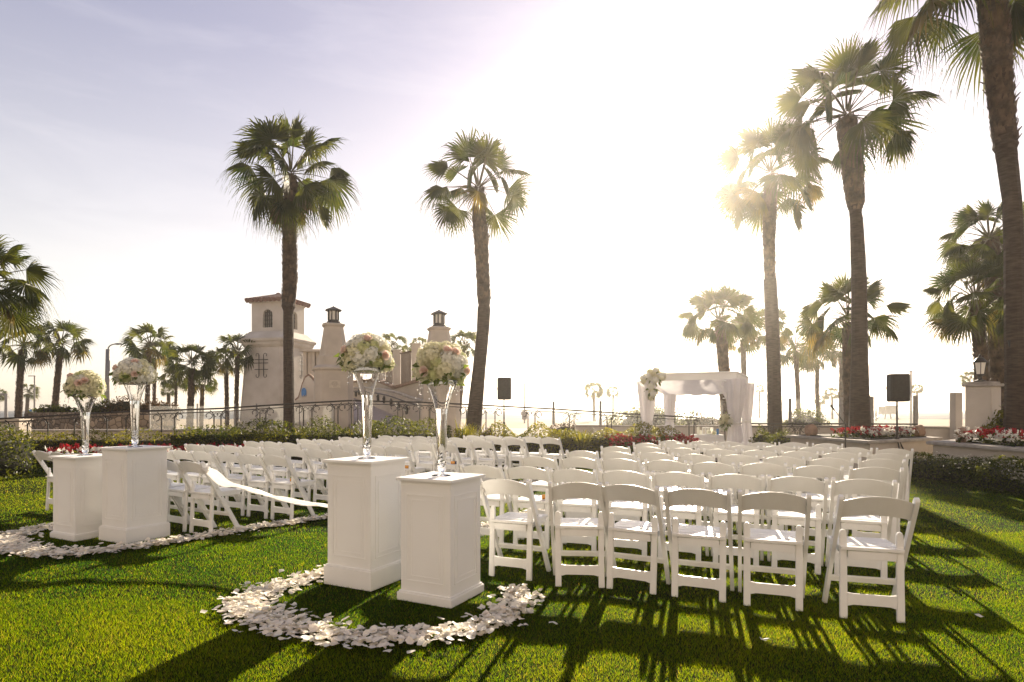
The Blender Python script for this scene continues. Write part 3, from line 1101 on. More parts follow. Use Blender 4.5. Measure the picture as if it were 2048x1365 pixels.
def hedge(name, path, width, height, n, size, m, label, cat='hedge', seed=1, rough=.12, kind=None):
    n = int(n * 1.9)
    size = size * .86
    rng = np.random.default_rng(seed)
    path = [np.array(p, dtype=float) for p in path]
    segs = [(path[i], path[i + 1]) for i in range(len(path) - 1)]
    Ls = np.array([np.linalg.norm(b - a) for a, b in segs])
    idx = rng.choice(len(segs), n, p=Ls / Ls.sum())
    A = np.array([s[0] for s in segs])[idx]
    B = np.array([s[1] for s in segs])[idx]
    t = rng.random(n)[:, None]
    c = A + (B - A) * t
    d = (B - A) / np.linalg.norm(B - A, axis=1, keepdims=True)
    nv = np.stack([-d[:, 1], d[:, 0]], 1)
    # superellipse section
    ph = rng.uniform(-.15, np.pi + .15, n)
    k = np.sign(np.cos(ph)) * np.abs(np.cos(ph)) ** .55
    hh = np.clip(np.sin(ph), 0, 1) ** .55
    lump = 1 + rough * (np.sin(c[:, 0] * 3.1 + c[:, 1] * 2.3 + 2 * np.sin(c[:, 0] * 1.3)) + .7 * np.sin(c[:, 0] * 7.7 - c[:, 1] * 5 + ph * 3)) * .6
    dep = np.where(rng.random(n) < .35, rng.uniform(.72, .95, n), rng.uniform(.95, 1.06, n))
    off = k * width / 2 * dep * lump
    z = np.maximum(hh * height * dep * lump, 0.02) * 1.0
    low = rng.random(n) < .25
    z = np.where(low, rng.uniform(.03, height * .8, n), z)
    P = np.stack([c[:, 0] + nv[:, 0] * off, c[:, 1] + nv[:, 1] * off, z], 1)
    Nn = np.stack([nv[:, 0] * k, nv[:, 1] * k, hh], 1)
    cl = np.sin(P[:, 0] * 4.3 + P[:, 2] * 5) + np.sin(P[:, 1] * 3.7 - P[:, 0] * 2.1)
    v, f, tt = leaf_cloud(rng, P, Nn, size, .4 + .12 * cl + rng.normal(0, .2, n))
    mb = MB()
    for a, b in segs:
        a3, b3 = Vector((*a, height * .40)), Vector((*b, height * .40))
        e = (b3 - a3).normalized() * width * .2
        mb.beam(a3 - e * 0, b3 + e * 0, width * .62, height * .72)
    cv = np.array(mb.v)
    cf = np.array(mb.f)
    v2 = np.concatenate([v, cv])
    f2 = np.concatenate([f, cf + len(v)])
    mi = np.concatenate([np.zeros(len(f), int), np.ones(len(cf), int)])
    o = link(name, npmesh(name, v2, f2, [m, M['core']], mi=mi, attr=np.concatenate([tt, np.zeros(len(cv))])))
    if label:
        tag(o, label, cat, kind=kind)
    return o


def bush(name, c, r, n, size, m, label, cat='shrub', seed=1, parent=None, group=None):
    rng = np.random.default_rng(seed)
    c = np.array(c, float)
    r = np.array(r, float)
    nd = rng.normal(0, 1, (n, 3))
    nd[:, 2] = np.abs(nd[:, 2]) * 1.0 - .15
    nd /= np.linalg.norm(nd, axis=1, keepdims=True)
    lump = 1 + .10 * np.sin(nd[:, 0] * 7 + 2 * nd[:, 2] + seed) + .08 * np.sin(nd[:, 1] * 9 + nd[:, 0] * 4) + .07 * np.sin(nd[:, 2] * 11 + seed * 2)
    dep = rng.uniform(.62, 1.06, n) ** .6
    P = c + nd * r * (lump * dep)[:, None]
    P[:, 2] = np.maximum(P[:, 2], .03)
    v, f, tt = leaf_cloud(rng, P, nd, size, .42 + .15 * np.sin(nd[:, 0] * 9 + nd[:, 2] * 7) + rng.normal(0, .2, n))
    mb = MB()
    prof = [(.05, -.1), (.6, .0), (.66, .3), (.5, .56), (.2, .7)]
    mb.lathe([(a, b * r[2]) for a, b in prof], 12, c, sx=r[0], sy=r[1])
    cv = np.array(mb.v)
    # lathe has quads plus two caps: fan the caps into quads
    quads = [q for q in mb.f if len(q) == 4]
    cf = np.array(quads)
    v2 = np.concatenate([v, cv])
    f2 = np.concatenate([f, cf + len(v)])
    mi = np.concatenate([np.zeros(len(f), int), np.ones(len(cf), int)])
    o = link(name, npmesh(name, v2, f2, [m, M['core']], mi=mi, attr=np.concatenate([tt, np.zeros(len(cv))])), parent)
    if label:
        tag(o, label, cat, group)
    return o


def clump(name, c, R, H, n, m, label, seed, group=None, droop=.6, w=.018):
    """strap-leaved plant: arching blades from one crown"""
    rg = random.Random(seed)
    mb = MB()
    for i in range(n):
        a = rg.uniform(0, 2 * PI)
        k = rg.uniform(.35, 1.0)
        L = R * k
        h = H * rg.uniform(.55, 1.1) * (1.25 - .5 * k)
        s = Vector((-math.sin(a), math.cos(a), 0))
        o = Vector((math.cos(a), math.sin(a), 0))
        c0 = Vector(c) + o * rg.uniform(0, R * .25)
        ww = w * rg.uniform(.7, 1.2)
        vs = []
        for q in range(5):
            u = q / 4
            p = c0 + o * (L * u) + Vector((0, 0, h * (1 - (1 - u) ** 2) - droop * H * k * max(0, u - .55) ** 2 * 2.2))
            vs += [p - s * ww * (1 - u * .92), p + s * ww * (1 - u * .92)]
        mb.add(vs, [(2 * q, 2 * q + 1, 2 * q + 3, 2 * q + 2) for q in range(4)])
    me = mb.mesh(name, m)
    at = me.attributes.new('tint', 'FLOAT', 'POINT')
    rr = np.repeat(np.clip(np.random.default_rng(seed).normal(.5, .25, n), 0, 1), 10)
    at.data.foreach_set('value', rr.astype(np.float32))
    return tag(link(name, me), label, 'plant', group)


def blossoms(name, P, m, size, seed, parent):
    rng = np.random.default_rng(seed)
    V, Fq, T = [], [], []
    k = 0
    for rep in range(4):
        nn = np.zeros((len(P), 3))
        nn[:, 2] = .4
        nn[:, 1] = -.5
        v, f, t = leaf_cloud(rng, P + rng.normal(0, size * .35, P.shape), nn, size, rng.normal(.5, .28, len(P)))
        V.append(v)
        Fq.append(f + k)
        T.append(t)
        k += len(v)
    o = link(name, npmesh(name, np.concatenate(V), np.concatenate(Fq), m, attr=np.concatenate(T)), parent)
    o['kind'] = 'stuff'
    return o


def flower_bed(path, width, z0, z1, nr, nw, label, seed, whites='edge', size=.042, leafn=1500):
    rng = np.random.default_rng(seed)
    path = [np.array(p, float) for p in path]
    t = thing('flower_bed', label, 'flower bed', (0, 0, 0))
    Ls = np.array([np.linalg.norm(path[i + 1] - path[i]) for i in range(len(path) - 1)])

    def samp(n, across=(-1, 1), zz=(0, 1)):
        idx = rng.choice(len(Ls), n, p=Ls / Ls.sum())
        A = np.array(path)[idx]
        B = np.array(path)[idx + 1]
        c = A + (B - A) * rng.random(n)[:, None]
        d = (B - A) / np.linalg.norm(B - A, axis=1, keepdims=True)
        nv = np.stack([-d[:, 1], d[:, 0]], 1)
        q = rng.uniform(across[0], across[1], n)
        P2 = c + nv * (q * width / 2)[:, None]
        z = z0 + (z1 - z0) * rng.uniform(zz[0], zz[1], n) * (1 - .25 * q * q)
        return np.concatenate([P2, z[:, None]], 1)
    P = samp(leafn, zz=(-.6, .75))
    P[:, 2] = np.maximum(P[:, 2], .03)
    v, f, tt = leaf_cloud(rng, P, np.tile(np.array([[0, -.3, 1.0]]), (len(P), 1)), .055, rng.normal(.35, .22, len(P)))
    link('foliage', npmesh('foliage', v, f, M['hedge'], attr=tt), t)['kind'] = 'stuff'
    # blossoms come in drifts
    P = samp(nr, zz=(.45, 1.05))
    P = P[np.sin(P[:, 0] * 3.3 + seed) + np.sin(P[:, 1] * 5.1) * .6 + rng.normal(0, .7, len(P)) > -.7]
    blossoms('red_blossoms', P, M['red'], size, seed + 1, t)
    if nw:
        P = samp(nw, across=(-1.1, -.45) if whites == 'edge' else ((.4, 1.1) if whites == 'back' else (-1, 1)), zz=(.35, 1.1))
        blossoms('white_blossoms', P, M['whitef'], size * .95, seed + 2, t)
    return t


xy = lambda x, Y: ((x - 1024.0) / F * Y, Y)

# ------------------------------------------------------------------ low walls, planters, pillars, windscreen


def wall(name, path, h, thick, m, label, capm=None, cap=0.05, z0=0.0, cat='wall'):
    t = thing(name, label, cat, (0, 0, 0))
    mb, mc = MB(), MB()
    for i in range(len(path) - 1):
        a, b = Vector((*path[i], 0)), Vector((*path[i + 1], 0))
        mb.beam(a + Vector((0, 0, (z0 + h) / 2)), b + Vector((0, 0, (z0 + h) / 2)), thick, h - z0)
        if capm:
            mc.beam(a + Vector((0, 0, h + cap / 2)), b + Vector((0, 0, h + cap / 2)), thick + .08, cap)
    mb.build('wall_body', m, t, bevel=.01)
    if capm:
        mc.build('cap', capm, t, bevel=.012)
    return t


wall('low_wall', [xy(1150, 21.5), xy(1520, 21.0), xy(1935, 19.6)], .70, .25, M['stucco'],
     'long low white wall with grey cap under the glass windscreens', M['cap'], .07)
wall('low_wall', [xy(52, 18.0), xy(470, 18.6)], .66, .25, M['stucco2'], 'low cream wall with cap behind the railing and flower bed', M['cap'], .06)
t = thing('pillar', 'short square cream pillar at the end of the low wall by the hedge', 'pillar', (*xy(30, 16.2), 0), .1)
mb = MB()
mb.box((0, 0, .5), (.50, .5, 1.0))
mb.build('shaft', M['stucco2'], t, bevel=.01)
mb = MB()
mb.box((0, 0, 1.03), (.56, .56, .06))
mb.build('cap', M['stucco2'], t, bevel=.01)

# glass windscreen between posts
t = thing('glass_windscreen', 'clear glass windscreen panels between grey posts on the low wall', 'windscreen', (0, 0, 0))
gx = [(1107, 21.8, 803, 3), (1201, 21.6, 802, 3), (1580, 20.9, 797, 3.2), (1685, 20.6, 795, 5), (1743, 20.4, 793, 4.5), (1831, 20.1, 791, 5)]
pts = []
for x, Y, y, w in gx:
    mb = MB()
    p = W(x, y, Y)
    wd = w * 2 / F * Y * .8
    mb.box((p.x, p.y, (p.z + .77) / 2), (wd, .07, p.z - .77))
    mb.build('post', M['grey'], t, bevel=.004)
    pts.append(p)
for i in range(len(pts) - 1):
    a, b = pts[i], pts[i + 1]
    n = 1 if (b - a).length < 2.2 else (2 if (b - a).length < 4 else 5)
    for k in range(n):
        p, q = a.lerp(b, (k + .012) / n), a.lerp(b, (k + .988) / n)
        mb = MB()
        mb.extrude([(p.x, p.y, .80), (q.x, q.y, .80), (q.x, q.y, q.z - .05), (p.x, p.y, p.z - .05)], (0, .012, 0))
        mb.build('pane', M['pane'], t)
t = thing('glass_windscreen', 'clear glass windscreen panels with thin posts by the tower foot', 'windscreen', (0, 0, 0))
gp2 = [W(x, 833, 20.0) for x in (300, 395, 470, 513, 600, 665)]
for i, p in enumerate(gp2):
    mb = MB()
    mb.box((p.x, p.y, .75), (.035, .05, 1.5))
    mb.build('post', M['grey'], t)
    if i < len(gp2) - 1:
        q = gp2[i + 1]
        mb = MB()
        mb.extrude([(p.x + .03, p.y, .1), (q.x - .03, q.y, .1), (q.x - .03, q.y, 1.42), (p.x + .03, p.y, 1.42)], (0, .012, 0))
        mb.build('pane', M['pane'], t)
# thicker pillar ending the windscreen
t = thing('pillar', 'slim plain white pillar standing on the low wall beside the lantern pillar', 'pillar', (*xy(1912, 19.4), 0), .1)
mb = MB()
mb.box((0, 0, .92), (.24, .24, 1.84))
mb.build('shaft', M['stucco'], t, bevel=.01)
# lantern pillar
t = thing('lantern_pillar', 'broad grey stucco pillar with cap carrying a lantern among the clustered palms', 'pillar', (*xy(1966, 14.9), 0), .55)
mb = MB()
mb.box((0, 0, .93), (.54, .54, 1.86))
mb.build('shaft', M['stucco'], t, bevel=.012)
mb = MB()
mb.box((0, 0, 1.895), (.64, .64, .07))
mb.box((0, 0, 1.953), (.52, .52, .046))
mb.build('cap', M['cap'], t, bevel=.012)
t = thing('lantern', 'dark iron lantern standing on the broad pillar among the clustered palms', 'lantern', (*xy(1960, 14.9), 1.978))
mb = MB()
mb.lathe([(.14, 0), (.15, .03), (.06, .07), (.05, .15), (.11, .19), (.12, .22)], 12)
mb.lathe([(.17, .55), (.18, .58), (.10, .68), (.04, .72), (.03, .78), (.005, .80)], 12)
for k in range(6):
    a = k * PI / 3
    mb.beam((.115 * math.cos(a), .115 * math.sin(a), .2), (.165 * math.cos(a), .165 * math.sin(a), .56), .016, .016)
mb.build('frame', M['iron'], t)
mb = MB()
mb.lathe([(.10, .22), (.15, .55)], 6)
mb.build('lamp_glass', M['lamp'], t)
t.scale = (.82, .82, .84)


def planter(poly, z, label, soil_z):
    t = thing('planter', label, 'planter', (0, 0, 0))
    n = len(poly)
    mb, mc = MB(), MB()
    cx = sum(p[0] for p in poly) / n
    cy = sum(p[1] for p in poly) / n
    mb.prism(poly, 0, z - .065)
    mb.build('planter_wall', M['stucco2'], t)
    out = [(p[0] + .09 * (1 if p[0] > cx else -1), p[1] + .09 * (1 if p[1] > cy else -1)) for p in poly]
    mc.prism(out, z - .066, z)
    mc.build('cap', M['cap'], t, bevel=.015)
    ins = [(p[0] * .86 + cx * .14, p[1] * .86 + cy * .14) for p in poly]
    ms = MB()
    ms.prism(ins, z, z + .02)
    ms.build('soil', M['core'], t)
    return t


pl1 = [(7.28, 12.5), (9.80, 14.2), (9.6, 16.3), (6.93, 15.3)]
planter(pl1, .67, 'angular cream planter holding the tall palm beside the speaker', .6)
pl2 = [(8.42, 12.3), (8.42, 7.5), (13.5, 7.5), (13.5, 14.2), (10.4, 13.6)]
planter(pl2, .67, 'long cream planter wall behind the white-flowered hedge', .6)
flower_bed([(7.45, 13.55), (8.3, 14.1), (9.15, 14.6)], .85, .70, .90, 520, 170, 'red and white flower bed in the angular planter round a palm', 31, 'edge', leafn=1100)
flower_bed([(8.95, 7.8), (8.95, 10), (8.95, 11.9)], .8, .70, .94, 620, 190, 'red and white flower bed in the long planter', 33, 'back', leafn=1300)
for (x, y, Y, lab) in ((1622, 868, 14.9, 'rough terracotta boulder at the far corner of the angular planter'),
                       (1838, 864, 14.3, 'small slanted terracotta block at the near end of the angular planter'),
                       (1926, 872, 11.9, 'terracotta pot-shaped stone at the corner of the long planter')):
    p = W(x, y, Y)
    mb = MB()
    rg = random.Random(x)
    R = Matrix.Rotation(rg.uniform(-.3, .3), 3, 'Y') @ Matrix.Rotation(rg.uniform(0, 1), 3, 'Z')
    mb.lathe([(.10, -.04), (.15, .04), (.145, .14), (.11, .21), (.06, .235)], 9)
    mb.v = [tuple(R @ (Vector(v) * rg.uniform(.9, 1.1))) for v in mb.v]
    o = mb.build('garden_stone', M['stone'], None, loc=(p.x, p.y, .70), bevel=.01)
    tag(o, lab, 'stone', 'terracotta stones in the planters')

# ------------------------------------------------------------------ hedges and planting
hedge('hedge', [(-14, 9.3), (-11.2, 10.9), (-10.0, 12.6)], 1.5, .86, 9000, .035, M['hedge'], 'rounded dark green hedge at the lawn corner beside a lone chair', seed=2, rough=.2)
hedge('hedge', [(-12.5, 15.0), (-9.5, 14.6), (-5.2, 14.6)], .9, .74, 7000, .032, M['hedgey'], 'clipped yellow-green hedge behind the far red flower bed', seed=3)
hedge('hedge', [(-8.0, 14.75), (-5.2, 14.9), (-1.5, 15.2)], 1.2, .92, 9500, .036, M['hedge'], 'dark green hedge behind the chairs below the tower', seed=4, rough=.2)
hedge('hedge', [(-1.4, 15.1), (1.0, 15.4), (2.6, 15.6), (4.2, 15.9)], 1.1, .80, 8500, .036, M['hedgey'], 'mixed bronze and yellow-green hedge behind the speaker stand', seed=5, rough=.22)
hedge('hedge', [(2.6, 14.6), (4.6, 15.1)], .7, .42, 2600, .034, M['hedge'], 'low green edging hedge in front of the red bed near the arch', seed=6)
hedge('hedge', [(7.85, 12.1), (8.02, 10.2), (8.05, 6.8)], .72, .46, 7500, .030, M['hedge'], 'low hedge dotted with white flowers along the long planter wall', seed=7, rough=.2)
rngh = np.random.default_rng(9)
P = np.stack([7.9 + rngh.normal(0, .2, 520), rngh.uniform(7, 12.2, 520), .36 + rngh.uniform(-.08, .16, 520)], 1)
v, f, tt = leaf_cloud(rngh, P, np.tile(np.array([[0, -.3, 1.0]]), (len(P), 1)), .017, rngh.normal(.5, .2, len(P)))
o = link('white_flowers', npmesh('white_flowers', v, f, M['whitef'], attr=tt), bpy.data.objects['hedge.005'])
o['kind'] = 'stuff'
flower_bed([(-9.9, 13.4), (-7.6, 13.6), (-5.6, 13.9)], 1.0, .22, .50, 520, 130, 'red and white flower bed beside the far pedestals and dark hedge', 35, 'edge', size=.055)
flower_bed([(2.35, 15.3), (3.3, 15.45), (4.6, 15.7)], .8, .3, .66, 520, 22, 'bright red flower bed in front of the low wall beside the arch', 37, 'mid', size=.05)
bush('shrub', (1.75, 15.05, .25), (.42, .35, .34), 700, .035, M['hedgey'], 'rounded yellow-green shrub at the end of the red bed', seed=12)
cl = [(600, 15.0, 'hedgey'), (655, 15.2, 'hedgey'), (700, 14.9, 'hedgey'), (742, 15.0, 'hedge'), (790, 15.0, 'hedge'), (834, 15.1, 'hedgey'), (925, 15.0, 'hedgey'),
      (952, 15.2, 'hedgey'), (975, 14.9, 'dryleaf'), (470, 14.6, 'hedge'), (560, 15.2, 'hedge'), (1128, 15.2, 'hedgey'), (1165, 15.0, 'hedgey'), (985, 14.8, 'dryleaf')]
cln = ['first strap-leaved plant past the dark hedge, yellow-green', 'bright strap-leaved plant below the plaque column', 'yellow-green strap-leaved plant below the railing corner',
       'dark spiky plant at the foot of the ramp, beside the railing', 'dark spiky plant in front of the ramp wall', 'yellow-green tuft between the two nearest vases',
       'large bright yellow-green tuft under the leaning palm', 'broad lime tuft at the foot of the leaning palm trunk', 'bronze spiky plant beside the speaker stand',
       'dark strap-leaved plant beside the far flower bed end', 'spiky dark plant at the foot of the palm before the tower', 'yellow tuft between hedge and red bed',
       'lime tuft beside the white blossoms of the red bed', 'reddish spiky plant just before the speaker pole']
for i, (x, Y, mm) in enumerate(cl):
    k = 1.35 if x in (925, 952, 742) else 1.0
    clump('strap_plant', (*xy(x, Y), .35), .55 * k, .52 * k, 70, M[mm], cln[i], 50 + i, 'strap-leaved plants along the hedge')
bush('bush', (*xy(1300, 24.2), .35), (1.75, 1.2, 1.22), 4200, .06, M['hedge'], 'large dome-shaped dark bush behind the arch', 'bush', 13)
bush('bush', (*xy(1402, 25), .30), (1.0, .9, .95), 2200, .06, M['dryleaf'], 'smaller bronze bush seen through the arch', 'bush', 14)
bush('bush', (*xy(1612, 27), .3), (.95, .8, 1.05), 1800, .06, M['hedge'], 'round hazy bush behind the windscreen near the microphone', 'bush', 15)
bush('bush', (*xy(1570, 28), .2), (.7, .7, .65), 1000, .06, M['hedge'], 'low hazy bush beside the tall pale palm', 'bush', 16)
bush('bush', (*xy(1130, 24), .2), (.8, .6, .62), 900, .05, M['dryleaf'], 'low reddish shrub behind the railing near the small palms', 'bush', 17)
bush('bush', (*xy(2016, 14.2), .6), (.45, .4, .75), 900, .05, M['hedgey'], 'bright green shrub between the clustered palms and the nearest trunk', 'bush', 18)
bush('bush', (*xy(1570, 16.5), .15), (.55, .5, .62), 1200, .04, M['hedge'], 'leafy green shrub beside the angular planter', 'bush', 19)
bush('bush', (*xy(1524, 17.3), .15), (.35, .35, .62), 700, .04, M['hedge'], 'small dark shrub beside the arch post', 'bush', 20)
# stone retaining wall with dry shrubs


def stonemat():
    m = bpy.data.materials.new('rubble_stone')
    m.use_nodes = True
    nt = m.node_tree
    b = nt.nodes['Principled BSDF']
    b.inputs['Roughness'].default_value = .9
    co = nt.nodes.new('ShaderNodeTexCoord')
    vo = nt.nodes.new('ShaderNodeTexVoronoi')
    vo.inputs['Scale'].default_value = 4.6
    ve = nt.nodes.new('ShaderNodeTexVoronoi')
    ve.feature = 'DISTANCE_TO_EDGE'
    ve.inputs['Scale'].default_value = 4.6
    r = nt.nodes.new('ShaderNodeValToRGB')
    r.color_ramp.elements[0].color = (.10, .075, .055, 1)
    r.color_ramp.elements[1].color = (.36, .28, .20, 1)
    r2 = nt.nodes.new('ShaderNodeValToRGB')
    r2.color_ramp.elements[0].position = .02
    r2.color_ramp.elements[0].color = (.25, .25, .25, 1)
    r2.color_ramp.elements[1].position = .09
    mx = nt.nodes.new('ShaderNodeMix')
    mx.data_type = 'RGBA'
    mx.blend_type = 'MULTIPLY'
    mx.inputs[0].default_value = 1
    bp = nt.nodes.new('ShaderNodeBump')
    bp.inputs['Distance'].default_value = .06
    nt.links.new(co.outputs['Object'], vo.inputs['Vector'])
    nt.links.new(co.outputs['Object'], ve.inputs['Vector'])
    nt.links.new(vo.outputs['Color'], r.inputs['Fac'])
    nt.links.new(ve.outputs['Distance'], r2.inputs['Fac'])
    nt.links.new(r.outputs['Color'], mx.inputs[6])
    nt.links.new(r2.outputs['Color'], mx.inputs[7])
    nt.links.new(mx.outputs[2], b.inputs['Base Color'])
    nt.links.new(ve.outputs['Distance'], bp.inputs['Height'])
    nt.links.new(bp.outputs['Normal'], b.inputs['Normal'])
    return m


M['rubble'] = stonemat()
mb = MB()
out = [xy(48, 23.5), xy(120, 22.6), xy(200, 22.0), xy(280, 22.0), xy(345, 22.6), xy(357, 24.2), xy(340, 27), xy(60, 27)]
mb.prism(out, 0, 1.20)
o = mb.build('stone_wall', M['rubble'], bevel=.05)
tag(o, 'curved rubble stone retaining wall below the street lamp', 'wall')
for i, (x, Y, r, mm, lab) in enumerate(((208, 23.2, (.75, .6, .42), 'hedge', 'dark low shrub at the foot of the street lamp'), (255, 23.0, (.9, .6, .62), 'dryleaf', 'rust-coloured shrub on the stone wall'),
                                       (315, 23.4, (.8, .6, .48), 'dryleaf', 'rust-coloured shrub at the end of the stone wall'), (110, 24, (.9, .6, .3), 'hedge', 'low dark shrub on the stone wall between two palms'))):
    o = bush('shrub', (*xy(x, Y), 1.18), r, 1000, .05, M[mm], lab, seed=30 + i, group='shrubs on the stone wall')

# ------------------------------------------------------------------ iron railing


def scroll(mb, c, r, side, u, rad=.011):
    """C-curl from the post head outwards along u"""
    pts = []
    for k in range(13):
        a = -PI * .5 + k / 12 * PI * 1.75
        rr = r * (1 - .035 * k)
        pts.append(Vector(c) + u * side * (r * .95 + rr * math.cos(PI - a) * 1.0) + Vector((0, 0, rr * math.sin(a) * .9)))
    mb.tube(pts, rad, 5)


def railing(top, posts, label, drop=.20, curl=.105):
    t = thing('iron_railing', label, 'railing', (0, 0, 0))
    P = [W(*p) for p in top]
    mb = MB()
    mb.tube(P, .022, 6, squash=.7)
    mb.build('top_rail', M['iron'], t)
    mb = MB()
    mb.tube([p - Vector((0, 0, .085)) for p in P], .012, 6)
    mb.build('under_rail', M['iron'], t)
    xs = [p[0] for p in top]
    for k, x in enumerate(posts):
        i = 0
        while i < len(xs) - 2 and x > xs[i + 1]:
            i += 1
        # where the sight line crosses the run of rail
        a, b = P[i], P[i + 1]
        q = (x - 1024.0) / F
        den = (b.x - a.x) - q * (b.y - a.y)
        s = (q * a.y - a.x) / den
        p = a + (b - a) * s
        u = (b - a).normalized()
        mb = MB()
        z = p.z - .01
        z0 = .0
        mb.tube([(p.x, p.y, z0), (p.x, p.y, z - .2)], .017, 6)
        sd = 1 if k % 2 else -1
        mb.tube([(p.x, p.y, z - .2), Vector((p.x, p.y, z - .10)) + u * (.03 * sd), Vector((p.x, p.y, z - .03)) + u * (.10 * sd)], .014, 5)
        scroll(mb, Vector((p.x, p.y, z - .17)) + u * (sd * .03), curl, sd, u)
        scroll(mb, Vector((p.x, p.y, z - .15)), curl * .6, -sd, u, .009)
        mb.build('post', M['iron'], t)
    return t


railing([(-120, 843, 14.5), (0, 838, 15.0), (240, 824.5, 15.9), (440, 817.5, 16.5), (600, 807, 17), (705, 801.5, 17.4)],
        [20, 55, 96, 149, 214, 252, 323, 349, 428, 442, 520, 532, 607, 624, 668, 676, 703], 'black wrought iron railing with scroll posts climbing to the plaque column')
railing([(706, 801.8, 17.4), (840, 805, 17.5), (925, 809, 17.6), (1100, 818, 17.9), (1287, 830, 18.3), (1400, 836, 18.6)],
        [716, 730, 796, 806, 840, 860, 933, 945, 972, 990, 1056, 1070, 1139, 1148, 1214, 1223, 1300, 1310, 1378, 1388], 'black wrought iron railing with scroll posts from the ramp to the arch')
railing([(1440, 846, 19.2), (1520, 848, 19.0), (1700, 848, 18.2), (1835, 849, 17.8)], [1450, 1460, 1530, 1543, 1590, 1600, 1632, 1690, 1700, 1748, 1790, 1822],
        'low black wrought iron railing before the windscreens', curl=.09)

# ------------------------------------------------------------------ tower, lantern columns, ramp and bridge walls


def sq_ring(h, ch):
    """square of half side h with chamfer ch"""
    return [(h, -h + ch), (h, h - ch), (h - ch, h), (-h + ch, h), (-h, h - ch), (-h, -h + ch), (-h + ch, -h), (h - ch, -h)]


def loft(mb, secs, mi=0):
    vs = []
    for h, ch, z in secs:
        vs += [(x, y, z) for x, y in sq_ring(h, ch)]
    fs = []
    for i in range(len(secs) - 1):
        for k in range(8):
            k2 = (k + 1) % 8
            fs.append((i * 8 + k, i * 8 + k2, i * 8 + 8 + k2, i * 8 + 8 + k))
    fs.append(tuple(range(7, -1, -1)))
    o = (len(secs) - 1) * 8
    fs.append(tuple(o + k for k in range(8)))
    mb.add(vs, fs, mi)


TY = 34.0
zt = lambda y, Y=TY: EYE + (HOR - y) / F * Y
t = thing('tower', 'white stucco tower with red tiled roof and arched barred windows', 'tower', (*xy(557, TY), 0), math.radians(-13))
mb = MB()
loft(mb, [(1.62, .42, 0), (1.36, .40, zt(700)), (1.38, .40, zt(697))])
mb.build('lower_body', M['stucco'], t)
mb = MB()
loft(mb, [(1.38, .40, zt(699)), (1.50, .42, zt(694)), (1.52, .42, zt(690)), (1.60, .42, zt(687)), (1.62, .42, zt(683)), (1.40, .36, zt(676)), (1.16, .2, zt(668))])
mb.build('cornice', M['stucco'], t)
zb, ztp = zt(670), zt(611)
HB = .98
# upper body with real openings: each side is a wall with an arched hole
for k in range(4):
    R = Matrix.Rotation(k * PI / 2, 3, 'Z')
    mb = MB()
    w, z0, zs, r = (HB if k % 2 == 0 else HB - .222), zb + .28, zb + .95, .30
    arch = [(-r, z0), (-r, zs)] + [(-r * math.cos(a * PI / 10), zs + r * math.sin(a * PI / 10)) for a in range(1, 10)] + [(r, zs), (r, z0)]
    for yy in (-HB, -HB + .22):
        pass
    o = []
    n = len(arch)
    outer = [(-w, z0)] + [(-w, zs)] + [(-w + 2 * w * a / 10, ztp) for a in range(1, 10)] + [(w, zs), (w, z0)]
    outer[2:2] = []
    vs = []
    for yy in (-HB, -HB + .22):
        vs += [R @ Vector((x, yy, z)) for x, z in arch] + [R @ Vector((x, yy, z)) for x, z in outer]
    m2 = 2 * n
    fs = []
    for j in range(n - 1):
        fs.append((j, j + 1, n + j + 1, n + j))
        fs.append((m2 + j + 1, m2 + j, m2 + n + j, m2 + n + j + 1))
        fs.append((j + 1, j, m2 + j, m2 + j + 1))
    for j in (0, n - 2):
        fs.append((n + j, n + j + 1, m2 + n + j + 1, m2 + n + j))
    mb.add(vs, fs)
    # below the opening, and the upper corners
    mb.box(R @ Vector((0, -HB + .11, (zb + z0) / 2)), (2 * w, .22, z0 - zb), R)
    for s in (-1, 1):
        vs = [R @ Vector((s * w, yy, z)) for yy in (-HB, -HB + .22) for z in (zs, ztp)] + [R @ Vector((s * (w - .2 * w), yy, ztp)) for yy in (-HB, -HB + .22)]
        mb.add(vs, [(0, 1, 4), (2, 5, 3), (0, 2, 3, 1), (1, 3, 5, 4)])
    mb.build('upper_wall', M['stucco'], t, fixn=True)
    g = MB()
    for i in range(-2, 3):
        x = i * .115
        top = zs + math.sqrt(max(0, r * r - x * x)) - .01
        g.beam(R @ Vector((x, -HB + .16, z0 + .01)), R @ Vector((x, -HB + .16, top)), .035, .03, up=R @ Vector((0, 1, 0)))
    for z in (z0 + .2, z0 + .42, z0 + .64, z0 + .84):
        g.beam(R @ Vector((-.29, -HB + .15, z)), R @ Vector((.29, -HB + .15, z)), .03, .035)
    g.build('window_grille', M['iron'], t)
    g = MB()
    g.extrude([R @ Vector((x * .99, -HB + .19, z)) for x, z in arch], R @ Vector((0, .02, 0)))
    g.build('window_pane', M['winpane'], t, fixn=True)
mb = MB()
loft(mb, [(1.0, .02, ztp - .02), (1.06, .02, ztp + .02), (1.12, .02, ztp + .07)])
mb.build('eaves', M['stucco'], t)
mb = MB()
zr = zt(592)
for k in range(4):
    R = Matrix.Rotation(k * PI / 2, 3, 'Z')
    n = 9
    for i in range(n):
        x = -1.22 + 2.44 * (i + .5) / n
        u = 1 - abs(x) / 1.22
        mb.tube([R @ Vector((x, -1.24, ztp + .11)), R @ Vector((x, -1.24 + 1.20 * u, ztp + .11 + (zr - ztp - .11) * u))], [.135, .12], 7, cap=True)
    mb.tube([R @ Vector((1.22, -1.22, ztp + .13)), (0, 0, zr + .03)], .09, 7)
mb.ball((0, 0, zr + .02), .16, 8, 6)
mb.build('roof', M['tile'], t)
